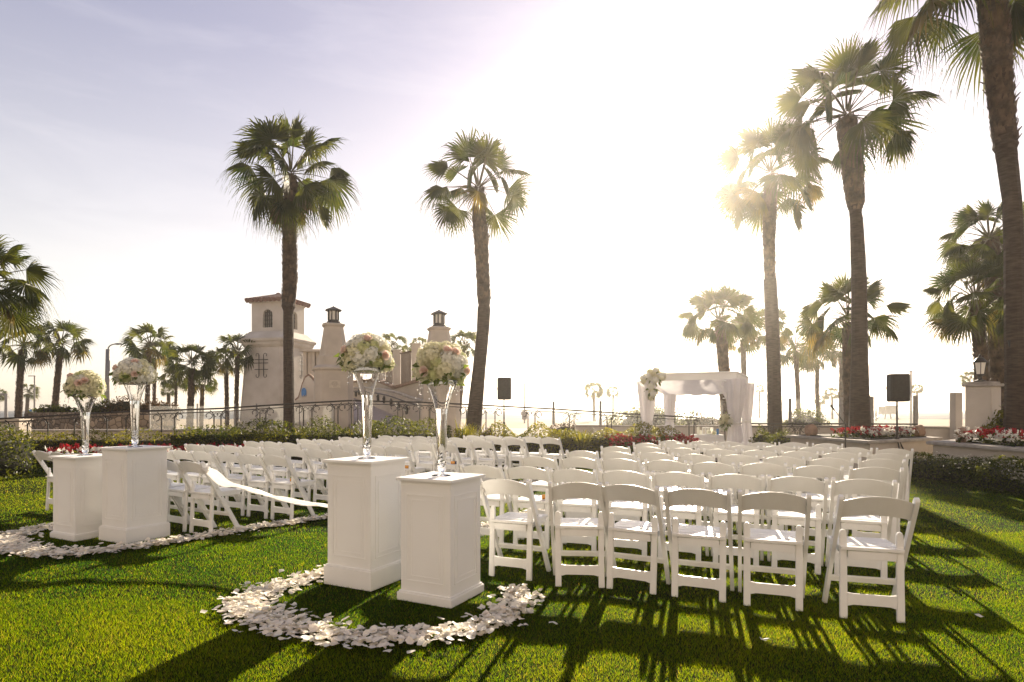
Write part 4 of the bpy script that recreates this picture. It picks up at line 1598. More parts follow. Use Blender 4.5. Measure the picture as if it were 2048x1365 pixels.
for k, (ang) in enumerate((0, PI / 2)):
    R = Matrix.Rotation(ang, 3, 'Z')
    zc = zt(735)
    yo = -1.36 - .17
    mb = MB()
    for s in (-1, 1):
        mb.tube([R @ Vector((s * .14, yo, zc - .55)), R @ Vector((s * .14, yo + .0, zc + .55))], .022, 5)
    for z in (-.22, .12, .3):
        mb.tube([R @ Vector((-.4, yo, zc + z)), R @ Vector((.4, yo, zc + z))], .02, 5)
    for s in (-1, 1):
        for zz in (-.55, .55):
            pts = [R @ Vector((s * (.14 + .09 - .09 * math.cos(a)), yo, zc + zz + .09 * math.sin(a) * (1 if zz > 0 else -1))) for a in np.linspace(0, 4, 8)]
            mb.tube(pts, .016, 5)
    mb.build('iron_ornament', M['iron'], t)


def column(x, Y, ytop, wl, label, plaques=True, rz=.35):
    """tapered lantern column; widths from the plan"""
    t = thing('lantern_column', label, 'column', (*xy(x, Y), 0), rz)
    z = lambda y: EYE + (HOR - y) / F * Y
    k = Y / F
    dy = ytop - 613
    mb = MB()
    loft(mb, [(.50 * 76 * k, .26, 0), (.50 * 72 * k, .24, z(744 + dy))])
    mb.build('base', M['stucco2'], t)
    mb = MB()
    loft(mb, [(.5 * 72 * k, .24, z(744 + dy)), (.5 * 80 * k, .26, z(741 + dy)), (.5 * 81 * k, .26, z(738 + dy)), (.5 * 66 * k, .2, z(733 + dy)), (.5 * 62 * k, .2, z(732 + dy)), (.5 * 60 * k, .2, z(716 + dy)),
              (.5 * 56 * k, .2, z(712 + dy))])
    mb.build('moulding', M['stucco2'], t)
    mb = MB()
    loft(mb, [(.5 * 54 * k, .2, z(714 + dy)), (.5 * 36 * k, .13, z(655 + dy))])
    mb.build('shaft', M['stucco2'], t)
    mb = MB()
    loft(mb, [(.5 * 36 * k, .13, z(656 + dy)), (.5 * 42 * k, .14, z(653 + dy)), (.5 * 43 * k, .14, z(650 + dy)), (.5 * 34 * k, .11, z(648 + dy))])
    mb.build('cap', M['stucco2'], t)
    if plaques:
        for ang in (0, PI / 2):
            R = Matrix.Rotation(ang, 3, 'Z')
            mb = MB()
            zc = z(770 + dy)
            yo = -.5 * 73.2 * k
            mb.box(R @ Vector((.0, yo - .012, zc)), (.42, .03, .30), R)
            p = mb.build('plaque', M['plaque'], t, bevel=.006)
            ml = MB()
            rg = random.Random(4)
            for r_, wd in enumerate((.16, .22, .26, .2, .12)):
                xx = -wd / 2
                while xx < wd / 2:
                    l = rg.uniform(.012, .03)
                    ml.box(R @ Vector((xx + l / 2, yo - .029, zc + .085 - r_ * .042)), (l, .004, .018), R)
                    xx += l + .009
            ml.build('lettering', M['letter'], p)
    lt = thing('column_lantern', label.replace('tapered cream column', 'dark square lantern on top of the column'), 'lantern', (*xy(x, Y), z(648 + dy) + .004), rz)
    s = k
    H0 = z(613 + dy) - z(648 + dy)
    mb = MB()
    loft(mb, [(12 * s, .08, 0), (12.5 * s, .08, H0 * .08), (10 * s, .06, H0 * .16), (10 * s, .06, H0 * .2)])
    loft(mb, [(10.5 * s, .06, H0 * .70), (15 * s, .1, H0 * .73), (15.5 * s, .1, H0 * .76), (9 * s, .06, H0 * .86), (2 * s, .01, H0 * .96), (.8 * s, .005, H0 * 1.0)])
    for ang in np.arange(8) * PI / 4 + PI / 8:
        r_ = 10.6 * s
        mb.beam((r_ * math.cos(ang), r_ * math.sin(ang), H0 * .18), (r_ * math.cos(ang), r_ * math.sin(ang), H0 * .72), .045, .045, up=(math.cos(ang), math.sin(ang), 0))
    mb.build('frame', M['iron'], lt)
    mb = MB()
    loft(mb, [(8.2 * s, .10, H0 * .2), (8.6 * s, .10, H0 * .71)])
    mb.build('lamp_glass', M['lamp'], lt)
    return t


column(667, 25.0, 613, 73, 'tapered cream column with plaques, between the tower and the ramp')
column(878, 25.5, 620, 73, 'tapered cream column behind the nearest bouquet at the ramp foot', plaques=False)

# ramp
rampL = [W(700, 858, 23.5), W(700, 795, 33)]
rampR = [W(872, 862, 22.5), W(714, 795, 33)]
mb = MB()
mb.add([rampL[0], rampR[0], rampR[1], rampL[1]], [(0, 1, 2, 3)])
mb.add([rampL[0] + Vector((0, 0, -.7)), rampR[0] + Vector((0, 0, -.7)), rampR[0], rampL[0]], [(0, 1, 2, 3)])
for i in range(1, 22):
    u = i / 22
    a, b = rampL[0].lerp(rampL[1], u) + Vector((0, 0, .004)), rampR[0].lerp(rampR[1], u) + Vector((0, 0, .004))
    mb.beam(a, b, .03, .006, mi=1)
o = struct(mb.build('ramp_path', [M['pave'], M['cap']]))
# curved parapet beside the ramp, with handrail and step lanterns
par = [(705, 779, 33), (730, 779.5, 31), (757, 782, 28.6), (780, 786, 27), (800, 792, 25.8), (822, 800, 24.8), (843, 805, 24.0)]
t = thing('ramp_parapet', 'curved cream parapet wall along the ramp with handrail and small lanterns', 'wall', (0, 0, 0))
P = [W(*p) for p in par]
mb = MB()
for i in range(len(P) - 1):
    a, b = P[i], P[i + 1]
    mb.extrude([(a.x, a.y, 0), (b.x, b.y, 0), b, a], (.25, .12, 0))
mb.build('wall_body', M['stucco2'], t, fixn=True)
mb = MB()
mb.tube([p + Vector((.1, 0, .05)) for p in P], .07, 6)
mb.build('cap', M['cap'], t)
mb = MB()
mb.tube([p + Vector((-.15, -.15, -.10)) for p in P], .03, 6)
mb.build('handrail', M['iron'], t)
for (x, y) in ((712, 787), (718, 783), (756, 795), (768, 799), (782, 804), (797, 812), (813, 820)):
    i = 0
    while i < len(par) - 2 and x > par[i + 1][0]:
        i += 1
    s = (x - par[i][0]) / (par[i + 1][0] - par[i][0])
    Yp = par[i][2] + (par[i + 1][2] - par[i][2]) * s - .18
    p = W(x, y, Yp)
    mb = MB()
    mb.lathe([(.015, -.19), (.06, -.15), (.07, .02), (.085, .04), (.03, .12), (.012, .17)], 8, p)
    mb.build('step_lantern', M['iron'], t, fixn=True)
# upper bridge wall with brick cap, pillars, timber panels
t = thing('bridge_wall', 'cream bridge wall with brick cap, square pillars and brown timber panels', 'wall', (0, 0, 0))
brk = [(690, 772, 36), (702, 766, 35), (757, 764, 31), (790, 778, 28.5), (846, 762, 26.8), (868, 760, 26.5)]
P = [W(*p) for p in brk]
mb, mc = MB(), MB()
for i in range(len(P) - 1):
    a, b = P[i], P[i + 1]
    mb.extrude([(a.x, a.y, 0), (b.x, b.y, 0), b, a], (.3, .2, 0))
    mc.beam(a + Vector((.12, .08, .06)), b + Vector((.12, .08, .06)), .5, .12)
mb.build('wall_body', M['stucco2'], t, fixn=True)
mc.build('brick_cap', M['capbrown'], t)
for (x0, x1, y0, y1, Y) in ((786, 801, 702, 772, 28.8), (823, 840, 690, 764, 27.4), (757, 771, 717, 764, 31)):
    a, b = W(x0, y1, Y), W(x1, y0, Y)
    mb = MB()
    mb.box(((a.x + b.x) / 2, Y + .15, (a.z + b.z) / 2), (b.x - a.x, .34, b.z - a.z))
    mb.box(((a.x + b.x) / 2, Y + .15, b.z + .03), (b.x - a.x + .06, .4, .06))
    mb.build('pillar', M['stucco'], t, bevel=.012)
for (x0, x1, y0, y1, Y0, Y1) in ((801.5, 822.5, 705, 768, 28.6, 27.7), (771.5, 785.5, 722, 770, 30.6, 29.2)):
    a, b = W(x0, y1, Y0), W(x1, y1, Y1)
    ztop = W(x1, y0, Y1).z
    mb = MB()
    n = 9
    for i in range(n):
        p, q = a.lerp(b, (i + .06) / n), a.lerp(b, (i + .94) / n)
        mb.extrude([(p.x, p.y, p.z - .2), (q.x, q.y, q.z - .2), (q.x, q.y, ztop), (p.x, p.y, ztop)], (.0, .05, 0))
    mb.beam((a.x, a.y - .01, ztop + .03), (b.x, b.y - .01, ztop + .03), .1, .07)
    mb.build('timber_panel', M['wood'], t, fixn=True)
# fluted block between tower and column
t = thing('stair_block', 'ribbed cream block between the tower and the plaque column', 'building', (0, 0, 0))
mb = MB()
for i in range(5):
    x0 = 606 + i * 8.2
    a, b = W(x0, 760, 31), W(x0 + 7.0, 703 - i * 1.0, 31)
    mb.box(((a.x + b.x) / 2, 31 + .5 + (i % 2) * .08, b.z / 2), (b.x - a.x, 1.0, b.z))
mb.build('rib', M['stucco2'], t, bevel=.012)
mb = MB()
a, b = W(604, 703, 31.0), W(648, 698, 31)
mb.box(((a.x + b.x) / 2, 31.5, a.z + .03), (b.x - a.x + .15, 1.35, .12))
mb.build('cap', M['stucco2'], t, bevel=.012)
# gable wall with blue emblem
t = thing('gable_wall', 'curved white gable wall with brown cap and blue wave emblem', 'wall', (0, 0, 0))
gy = 28.0
prof = [(590, 860), (590, 803), (597, 797), (601, 785), (605, 770), (611, 756), (617, 752), (622, 757), (631, 768), (634, 770), (634, 860)]
P = [W(x, y, gy) for x, y in prof]
mb = MB()
for p in P:
    p.z = max(p.z, 0)
mb.extrude(P, (0, .35, 0))
mb.build('wall_body', M['stucco'], t, fixn=True)
mb = MB()
mb.tube([p + Vector((0, .16, .04)) for p in P[1:-1]], .13, 6, squash=.6)
mb.build('cap', M['capbrown'], t)
mb = MB()
em = []
for a in range(0, 11):
    th_ = PI - a * PI / 10
    em.append((607.5 + 4.8 * math.cos(th_), 783 - 6.0 * math.sin(th_) * 1.2))
em += [(612.5, 793), (610.5, 789.5), (608.5, 793.5), (606.5, 789.5), (604, 794.5), (602.8, 789)]
mb.extrude([W(x, y, gy - .03) for x, y in em], (0, .028, 0))
mb.build('blue_emblem', M['blue'], t, fixn=True)
# low garden wall at the tower foot
wall('garden_wall', [xy(480, 28), xy(700, 26.2)], .72, .3, M['stucco'], 'low white wall running along the tower foot', M['stucco'], .06)

# unseen hotel behind the camera, added to bounce sunlight onto the shaded white faces
t = thing('unseen_hotel', 'unseen pale stucco hotel added behind the camera to bounce sunlight', 'building', (2, -20, 0))
mb = MB()
mb.box((0, -6, 11.5), (130, 12, 23))
mb.build('wall', M['hotel'], t)
mb = MB()
mb.box((0, -5.9, 23.4), (131.5, 13.4, .8))
mb.build('roof', M['tile'], t)
WIN = MB()
WIN.box((0, .02, 0), (1.5, .06, 1.7))
WIN = WIN.mesh('window', M['window'])
for i in range(16):
    for j in range(5):
        link('window', WIN, t, (-60 + i * 8, 0, 3.2 + j * 4.2))

# ------------------------------------------------------------------ wedding arch
AY = 16.0
u = Vector((math.cos(math.radians(-26.5)), math.sin(math.radians(-26.5)), 0))
vv = Vector((-u.y, u.x, 0))
FR = Vector((.3626 * AY, AY, 0))
AW, AD, AH = 2.30, 2.85, 2.27
FL = FR - u * AW
BR = FR + vv * AD
BL = FL + vv * AD
t = thing('wedding_arch', 'white wooden four-post wedding canopy with sheer tied curtains', 'canopy', (0, 0, 0))
for c in (FL, FR, BL, BR):
    mb = MB()
    mb.beam(c + Vector((0, 0, 0)), c + Vector((0, 0, AH - .16)), .09, .09, up=vv)
    mb.build('post', M['paint'], t, bevel=.004)
for a, b, e in ((FL, FR, 1), (BL, BR, 1), (FL, BL, 0), (FR, BR, 0)):
    dd = (b - a).normalized()
    mb = MB()
    x = .05 if e else -.05
    mb.beam(a - dd * x + Vector((0, 0, AH - .09)), b + dd * x + Vector((0, 0, AH - .09)), .07, .17)
    k = .085 if e else -.087
    mb.beam(a - dd * k + Vector((0, 0, AH + .013)), b + dd * k + Vector((0, 0, AH + .013)), .13, .035)
    mb.build('beam', M['paint'], t, bevel=.005)


def curtain(c, seed, h=AH - .17, tie=.95, sc=1.0):
    rg = random.Random(seed)
    mb = MB()
    n, m = 44, 22
    vs = []
    for i in range(m + 1):
        w = i / m
        z = .02 + (h - .02) * w
        if z < tie:
            k = z / tie
            r = .19 - .075 * k ** 1.5
        else:
            k = (z - tie) / (h - tie)
            r = .115 + .105 * k ** .8
        for j in range(n):
            a = 2 * PI * j / n
            pl = 1 + .11 * math.sin(a * 9 + seed) * (1 if abs(z - tie) > .06 else .4) + .05 * math.sin(a * 5 + z * 3)
            vs.append((c.x + r * sc * pl * math.cos(a), c.y + r * sc * pl * math.sin(a), z))
    fs = []
    for i in range(m):
        for j in range(n):
            j2 = (j + 1) % n
            fs.append((i * n + j, i * n + j2, i * n + n + j2, i * n + n + j))
    mb.add(vs, fs)
    cu = mb.build('curtain', M['sheer'], t, smooth=True)
    mb = MB()
    mb.lathe([(.118 * sc, tie - .035), (.135 * sc, tie - .02), (.135 * sc, tie + .02), (.118 * sc, tie + .035)], 20, (c.x, c.y, 0), cap=False)
    mb.build('tie_band', M['cloth'], cu, smooth=True)


def sweep(a, b, seed, wd, tie=.95):
    """curtain wing running from half way along the beam down to the tie"""
    mb = MB()
    n, m = 10, 14
    vs = []
    d = (b - a).normalized()
    pn = Vector((-d.y, d.x, 0))
    for i in range(m + 1):
        w = i / m
        for j in range(n + 1):
            q = j / n
            wid = .08 + wd * w ** 2.0
            p = a + d * (wid * q) + pn * (.025 * math.sin(q * 22 + seed))
            vs.append((p.x, p.y, tie + (AH - .18 - tie) * w))
    fs = []
    for i in range(m):
        for j in range(n):
            k = i * (n + 1) + j
            fs.append((k, k + 1, k + n + 2, k + n + 1))
    mb.add(vs, fs)
    mb.build('curtain_wing', M['sheer'], t, smooth=True)


for i, c in enumerate((FL, FR, BL, BR)):
    curtain(c, i * 1.7, sc=1.14 if i < 2 else 1.0)
sweep(FL, FR, 1, .16)
sweep(FR, FL, 2, .50)
sweep(BL, BR, 3, .45)
sweep(BR, BL, 4, .12)
mb = MB()
n, m = 16, 14
vs = []
for i in range(m + 1):
    for j in range(n + 1):
        a = FL.lerp(FR, .03 + .94 * j / n)
        b = BL.lerp(BR, .03 + .94 * j / n)
        w = i / m
        p = a.lerp(b, .03 + .94 * w)
        sag = .40 * 4 * w * (1 - w) * (1 - .15 * (2 * j / n - 1) ** 2) + .02 * math.sin(j * 1.9)
        vs.append((p.x, p.y, AH - .15 - sag))
fs = []
for i in range(m):
    for j in range(n):
        k = i * (n + 1) + j
        fs.append((k, k + 1, k + n + 2, k + n + 1))
mb.add(vs, fs)
mb.build('canopy_swag', M['sheer'], t, smooth=True)
# scrollwork bracket in the front corner
mb = MB()
for s0, ang in ((.0, 0), (.0, 1)):
    base = FR - u * .28 - vv * .09 + Vector((0, 0, AH - .32 - .30 * ang))
    pts = []
    for k in range(18):
        a = k / 17 * PI * 1.6
        r = .12 * (1 - k / 26)
        pts.append(base + u * (r * math.cos(a)) * (1 if ang == 0 else -1) + Vector((0, 0, r * math.sin(a) * 1.1)))
    mb.tube(pts, .017, 6)
mb.build('scroll_bracket', M['paint'], t)


def floral(name, c, size, n, label, seed):
    rg = random.Random(seed)
    t = thing(name, label, 'flowers', c, 0, 'floral clusters on the wedding canopy')
    for i in range(n):
        p = Vector([max(-1.0, min(1.0, rg.gauss(0, .55))) * q for q in size])
        o = link('hydrangea_head', HYD[rg.choice((0, 0, 1, 1, 3))], t, p)
        o.rotation_euler = (rg.uniform(0, 6), rg.uniform(0, 6), rg.uniform(0, 6))
        s = rg.uniform(1.2, 1.8)
        o.scale = (s, s, s)
    mb = MB()
    for i in range(30):
        a = Vector((rg.gauss(0, 1), rg.gauss(0, 1), rg.gauss(0, 1))).normalized()
        p = Vector((a.x * size[0] * .8, a.y * size[1] * .8, a.z * size[2] * .8))
        leaf_quad(mb, p, a + Vector((0, 0, -.6)), Vector((0, -1, .2)), .13, .05)
    mb.build('leaves', M['bleaf'], t, smooth=True)
    return t


p = W(1307, 757, FL.y - .2)
floral('floral_cluster', p, (.26, .12, .22), 17, 'large white and cream flower cluster on the top corner of the canopy', 4)
floral('floral_cluster', W(1303, 783, FL.y - .2), (.12, .1, .18), 7, 'trailing tail of cream flowers below the large canopy cluster', 6)
floral('floral_cluster', W(1451, 842, FR.y - .2), (.10, .08, .20), 8, 'small cream and green flower cluster on the nearest curtain tie', 5)

# ceremony table
tp = Vector((*xy(1414, 17.4), 0))
t = thing('ceremony_table', 'small round table under a white cloth beneath the canopy', 'table', tp)
TH = .60
mb = MB()
vs = []
n = 48
prof = [(0.0, TH), (.44, TH), (.455, TH - .012), (.46, TH - .08), (.475, .35), (.49, .02)]
for r, z in prof:
    for k in range(n):
        a = 2 * PI * k / n
        pl = 1 + (.045 * math.sin(a * 12) * (TH - z) / TH if r > .45 else 0)
        vs.append((r * pl * math.cos(a), r * pl * math.sin(a), z))
fs = []
for i in range(len(prof) - 1):
    for k in range(n):
        k2 = (k + 1) % n
        fs.append((i * n + k, i * n + k2, i * n + n + k2, i * n + n + k))
mb.add(vs, fs)
mb.build('tablecloth', M['cloth'], t, smooth=True)
mb = MB()
mb.lathe([(.40, TH - .04), (.40, TH - .015)], 24)
mb.lathe([(.03, 0.01), (.03, TH - .05)], 10)
mb.build('table_frame', M['paint'], t)
for (dx, dy, h, r, mm, nm, lab) in ((-.28, -.1, .22, .035, 'hyd_w', 'candle', 'tall white pillar candle on the ceremony table'), (.26, -.12, .17, .035, 'blue', 'candle_jar', 'small blue glass jar on the ceremony table'),
                                   (-.14, .12, .12, .03, 'hyd_w', 'candle', 'short white candle beside the glass box')):
    mb = MB()
    mb.lathe([(r * .96, 0), (r, .004), (r, h - .006), (r * .9, h), (r * .3, h - .008)], 16)
    o = mb.build(nm, M[mm], smooth=False, loc=(tp.x + dx, tp.y + dy, TH + .001))
    tag(o, lab, 'candle' if nm == 'candle' else 'jar')
t = thing('card_box', 'glass box with white trim and flowers on the ceremony table', 'box', (tp.x, tp.y - .08, TH + .001), .2)
mb = MB()
for sx in (-1, 1):
    for sy in (-1, 1):
        mb.box((sx * .12, sy * .08, .1), (.014, .014, .2))
for z in (.007, .193):
    for s in (-1, 1):
        mb.box((0, s * .08, z), (.226, .0135, .0135))
        mb.box((s * .12, 0, z), (.0135, .146, .0135))
mb.build('frame', M['paint'], t)
mb = MB()
mb.box((0, 0, .1), (.225, .145, .17))
mb.build('pane', M['pane'], t)
o = link('hydrangea_head', HYD[0], t, (.02, -.02, .08))
o = link('hydrangea_head', HYD[1], t, (.13, -.12, .05))

# ------------------------------------------------------------------ loudspeakers, microphone


def speaker(x, y0, y1, Y, wpx, label, slabel, rz):
    top, bot = W(x, y0, Y), W(x, y1, Y)
    H = top.z - bot.z
    w = wpx / F * Y
    t = thing('loudspeaker', label, 'speaker', (bot.x, Y, bot.z), rz, 'black loudspeakers on stands')
    mb = MB()
    poly = [(-w / 2, -.17), (w / 2, -.17), (w / 2 * .98, .06), (w / 2 * .66, .17), (-w / 2 * .66, .17), (-w / 2 * .98, .06)]
    mb.prism(poly, 0, H)
    mb.build('cabinet', M['black'], t, bevel=.015)
    mb = MB()
    mb.box((0, -.179, H / 2), (w * .9, .012, H * .93))
    mb.build('grille', M['black'], t, bevel=.004)
    for s in (-1, 1):
        mb = MB()
        mb.box((s * w * .495, .0, H * .5), (.012, .12, .06))
        mb.build('handle', M['iron'], t)
    s = thing('speaker_stand', slabel, 'speaker stand', (bot.x, Y, 0), rz, 'black speaker stands')
    mb = MB()
    mb.tube([(0, 0, .12), (0, 0, bot.z * .62)], .024, 10)
    mb.tube([(0, 0, bot.z * .6), (0, 0, bot.z - .002)], .018, 10)
    mb.build('pole', M['iron'], s)
    mb = MB()
    mb.lathe([(.034, bot.z * .58), (.034, bot.z * .63)], 12)
    mb.lathe([(.04, .62), (.045, .64), (.045, .70), (.04, .72)], 12)
    mb.build('collar', M['iron'], s)
    for k in range(3):
        a = k * 2 * PI / 3 + .4
        mb = MB()
        mb.tube([(.03 * math.cos(a), .03 * math.sin(a), .68), (.42 * math.cos(a), .42 * math.sin(a), .015)], .015, 6)
        mb.tube([(0, 0, .25), (.24 * math.cos(a), .24 * math.sin(a), .32)], .010, 6)
        mb.build('leg', M['iron'], s)


speaker(1008, 756, 800, 16.0, 26.5, 'black loudspeaker on the stand behind the hedge, between leaning palm and arch', 'black stand rising from the hedge between leaning palm and arch', .12)
speaker(1794, 749, 804, 13.2, 35, 'larger black loudspeaker in front of the angular planter', 'black stand in front of the angular planter', -.16)
t = thing('microphone_stand', 'black microphone stand with boom before the angular planter', 'microphone stand', (*xy(1691, 12.4), 0), -.5)
mb = MB()
mb.tube([(0, 0, .03), (0, 0, 1.02)], .012, 8)
mb.build('pole', M['iron'], t)
mb = MB()
mb.tube([(.36, 0, .70), (0, 0, 1.0), (-.20, 0, 1.30)], .008, 8)
mb.build('boom', M['iron'], t)
mb = MB()
mb.tube([(-.185, 0, 1.275), (-.245, 0, 1.365)], [.013, .02], 10)
mb.ball((-.252, 0, 1.377), .030, 10, 8)
mb.build('microphone', M['black'], t, smooth=True)
for k in range(3):
    a = k * 2 * PI / 3
    mb = MB()
    mb.tube([(0, 0, .12), (.3 * math.cos(a), .3 * math.sin(a), .012)], .009, 6)
    mb.build('leg', M['iron'], t)

# ------------------------------------------------------------------ street furniture beyond the garden
t = thing('street_lamp', 'tall grey street lamp with curved arm above the stone wall', 'street lamp', (*xy(213, 36), 0))
zz = lambda y, Y: EYE + (HOR - y) / F * Y
H = zz(699, 36)
mb = MB()
mb.tube([(0, 0, 0), (.08, 0, H)], [.17, .11], 10)
mb.build('pole', M['grey'], t, smooth=True)
mb = MB()
pts = [(.08, 0, H)]
for k in range(7):
    a = k / 6 * PI / 2
    pts.append((.10 + .42 * (1 - math.cos(a)), 0, H + .02 + .28 * math.sin(a)))
mb.tube(pts, .035, 6)
mb.build('arm', M['grey'], t)
mb = MB()
mb.lathe([(.02, -.02), (.10, .0), (.12, .05), (.06, .09)], 10, (.68, 0, H + .27), sx=2.0)
mb.build('lamp_head', M['grey'], t, fixn=True)
for (x, y, Y, r, lab) in ((69, 752, 60, .07, 'thin light pole beyond the stone wall near a small palm'), (1049, 768, 60, .06, 'thin pale pole with signs beyond the leaning palm'),
                          (1822, 742, 45, .07, 'slender light pole just past the larger loudspeaker'), (1752, 762, 70, .07, 'faint tee-topped pole between the planter palm and loudspeaker'),
                          (12, 788, 40, .09, 'short grey post at the frame edge beyond the railing')):
    t = thing('light_pole', lab, 'pole', (*xy(x, Y), 0))
    mb = MB()
    hz = zz(y, Y)
    mb.tube([(0, 0, -.01), (0, 0, hz)], [r * 1.3, r * .8], 8)
    mb.build('pole', M['grey'], t)
    mb = MB()
    mb.box((-.25, 0, hz - .02), (.7, .12, .08))
    mb.build('lamp_head', M['grey'], t, bevel=.01)
    if x == 1049:
        mb = MB()
        p = W(x, 832, Y)
        mb.box((0, -.12, p.z), (.5, .03, .75))
        mb.build('sign_plate', M['grey'], t, bevel=.01)
t = thing('beach_sign', 'blue sign board on posts near the beach', 'sign', (*xy(65.5, 50), 0))
mb = MB()
mb.box((0, 0, zz(829, 50)), (.62, .06, .5))
mb.lathe([(.31, -.001), (.31, .12), (.2, .17)], 14, (0, 0, zz(829, 50) + .24), sy=.1)
mb.build('board', M['blue'], t, bevel=.01)
for s in (-1, 1):
    mb = MB()
    mb.tube([(s * .25, .05, 0), (s * .25, .05, zz(829, 50))], .035, 6)
    mb.build('post', M['grey'], t)
t = thing('lifeguard_tower', 'small white lifeguard tower on the far sand', 'lifeguard tower', (*xy(1776, 84), -.01))
mb = MB()
mb.box((0, 0, 1.25), (1.7, 1.6, 1.0))
mb.build('cabin', M['stucco'], t, bevel=.02)
mb = MB()
mb.box((0, 0, 1.80), (2.3, 2.2, .12), top=.85)
mb.build('roof', M['grey'], t)
for sx in (-1, 1):
    for sy in (-1, 1):
        mb = MB()
        mb.tube([(sx * .95, sy * .85, 0), (sx * .7, sy * .65, .75)], .07, 6)
        mb.build('leg', M['grey'], t)
mb = MB()
mb.beam((-1.0, -.6, .75), (-2.3, -.6, .05), .5, .06)
mb.build('steps', M['grey'], t)

# ------------------------------------------------------------------ palms


def fan(V, Fc, Mi, rg, base, el, az, Lp, R, mi, roll=0.0, spread=2.0, droop=.35, nseg=32, dangle=.85):
    """one fan leaf: petiole from base, pleated blade, hanging thread-like tips"""
    f = Vector((math.cos(el) * math.cos(az), math.cos(el) * math.sin(az), math.sin(el)))
    p0 = Vector(base)
    mid = p0 + f * Lp * .55
    el2 = el - (rg.uniform(.0, .15) if el > .55 else rg.uniform(.10, .30))
    f2 = Vector((math.cos(el2) * math.cos(az), math.cos(el2) * math.sin(az), math.sin(el2)))
    p1 = mid + f2 * Lp * .45
    side = Vector((-math.sin(az), math.cos(az), 0))
    # petiole
    def quadtube(a, b, w0, w1, m):
        d = (b - a).normalized()
        s = d.cross(Vector((0, 0, 1)))
        if s.length < .05:
            s = side.copy()
        s.normalize()
        n = s.cross(d)
        o = len(V)
        for p, w in ((a, w0), (b, w1)):
            V.extend([p + s * w, p + n * w * .6, p - s * w, p - n * w * .6])
        for k in range(4):
            k2 = (k + 1) % 4
            Fc.append((o + k, o + k2, o + 4 + k2, o + 4 + k))
            Mi.append(m)
    quadtube(p0, mid, .028, .020, 1)
    quadtube(mid, p1, .020, .013, 1)
    el3 = el2 - (rg.uniform(.0, .25) if el > .55 else rg.uniform(.2, .55))
    ff = Vector((math.cos(el3) * math.cos(az), math.cos(el3) * math.sin(az), math.sin(el3)))
    up = side.cross(ff).normalized() * 1.0
    if up.z < 0 and el3 > -1.2:
        up = -up
    q = Quaternion(ff, roll)
    s3 = q @ side
    n3 = q @ up
    R = R * rg.uniform(.9, 1.08)
    prev = None
    for j in range(nseg):
        a = -spread + 2 * spread * (j + .5) / nseg
        da = spread / nseg * .98
        ln = R * (0.80 + .20 * math.cos(a * .8)) * rg.uniform(.80, 1.08)
        fold = .035 * R * (1 if j % 2 else -1)
        cup = -.16 * R

        def pt(r, ang, z=0.0):
            d = ff * math.cos(ang) + s3 * math.sin(ang)
            k = r / R
            return p1 + d * r + n3 * (z + cup * (math.sin(ang) ** 2) * k - droop * R * .35 * k * k)
        o = len(V)
        V.append(p1 + Vector((0, 0, 0)))
        V.append(pt(ln * .50, a - da, fold))
        V.append(pt(ln * .50, a + da, -fold))
        g = Vector((0, 0, -1))
        k1 = .10 * R * droop
        V.append(pt(ln * .78, a - da * .42) + g * k1)
        V.append(pt(ln * .78, a + da * .42) + g * k1)
        tp = pt(ln * 1.0, a + rg.uniform(-.04, .04)) + g * (R * (.10 + droop * .25) * rg.uniform(.5, 1.3))
        V.append(tp)
        Fc.append((o, o + 1, o + 2))
        Fc.append((o + 1, o + 3, o + 4, o + 2))
        Fc.append((o + 3, o + 5, o + 4))
        Mi.extend([mi, mi, mi])
        if rg.random() < dangle:
            # dry thread hanging off the tip
            o2 = len(V)
            L = R * rg.uniform(.10, .36)
            d = (tp - p1).normalized()
            e = tp + d * L * .5 + g * L * .8
            w = s3 * .0045
            V.extend([tp - w, tp + w, e])
            Fc.append((o2, o2 + 1, o2 + 2))
            Mi.append(mi)


def crown_mesh(seed, n, Lp, R, lo=-.75, hi=1.45, extra=(), ydead=.12, nseg=32):
    rg = random.Random(seed)
    V, Fc, Mi = [], [], []
    for i in range(n):
        u = (i + .5) / n
        el = hi - (hi - lo) * u ** .80 + rg.uniform(-.10, .10)
        az = i * 2.39996 + seed + rg.uniform(-.25, .25)
        k = .72 + .35 * min(1, max(0, (1.35 - el)))
        mi = 0
        if el < -.15 and rg.random() < ydead * 2:
            mi = 2
        base = (.06 * math.cos(az), .06 * math.sin(az), .10 * math.sin(el) - .02)
        fan(V, Fc, Mi, rg, base, el, az, Lp * k, R * rg.uniform(.86, 1.06), mi, roll=rg.uniform(-1.3, 1.3), spread=rg.uniform(1.0, 2.25),
            droop=rg.uniform(.15, .5) + (.3 if el < .2 else 0), nseg=nseg)
    for (az, el, lp, r, mi, roll) in extra:
        fan(V, Fc, Mi, rg, (0, 0, 0), el, az, lp, r, mi, roll=roll, spread=1.75, droop=.55, nseg=nseg + 6, dangle=.6)
    me = bpy.data.meshes.new('crown')
    me.from_pydata([tuple(v) for v in V], [], Fc)
    for m_ in (M['frond'], M['stalk'], M['frond2']):
        me.materials.append(m_)
    me.polygons.foreach_set('material_index', Mi)
    me.update()
    return me


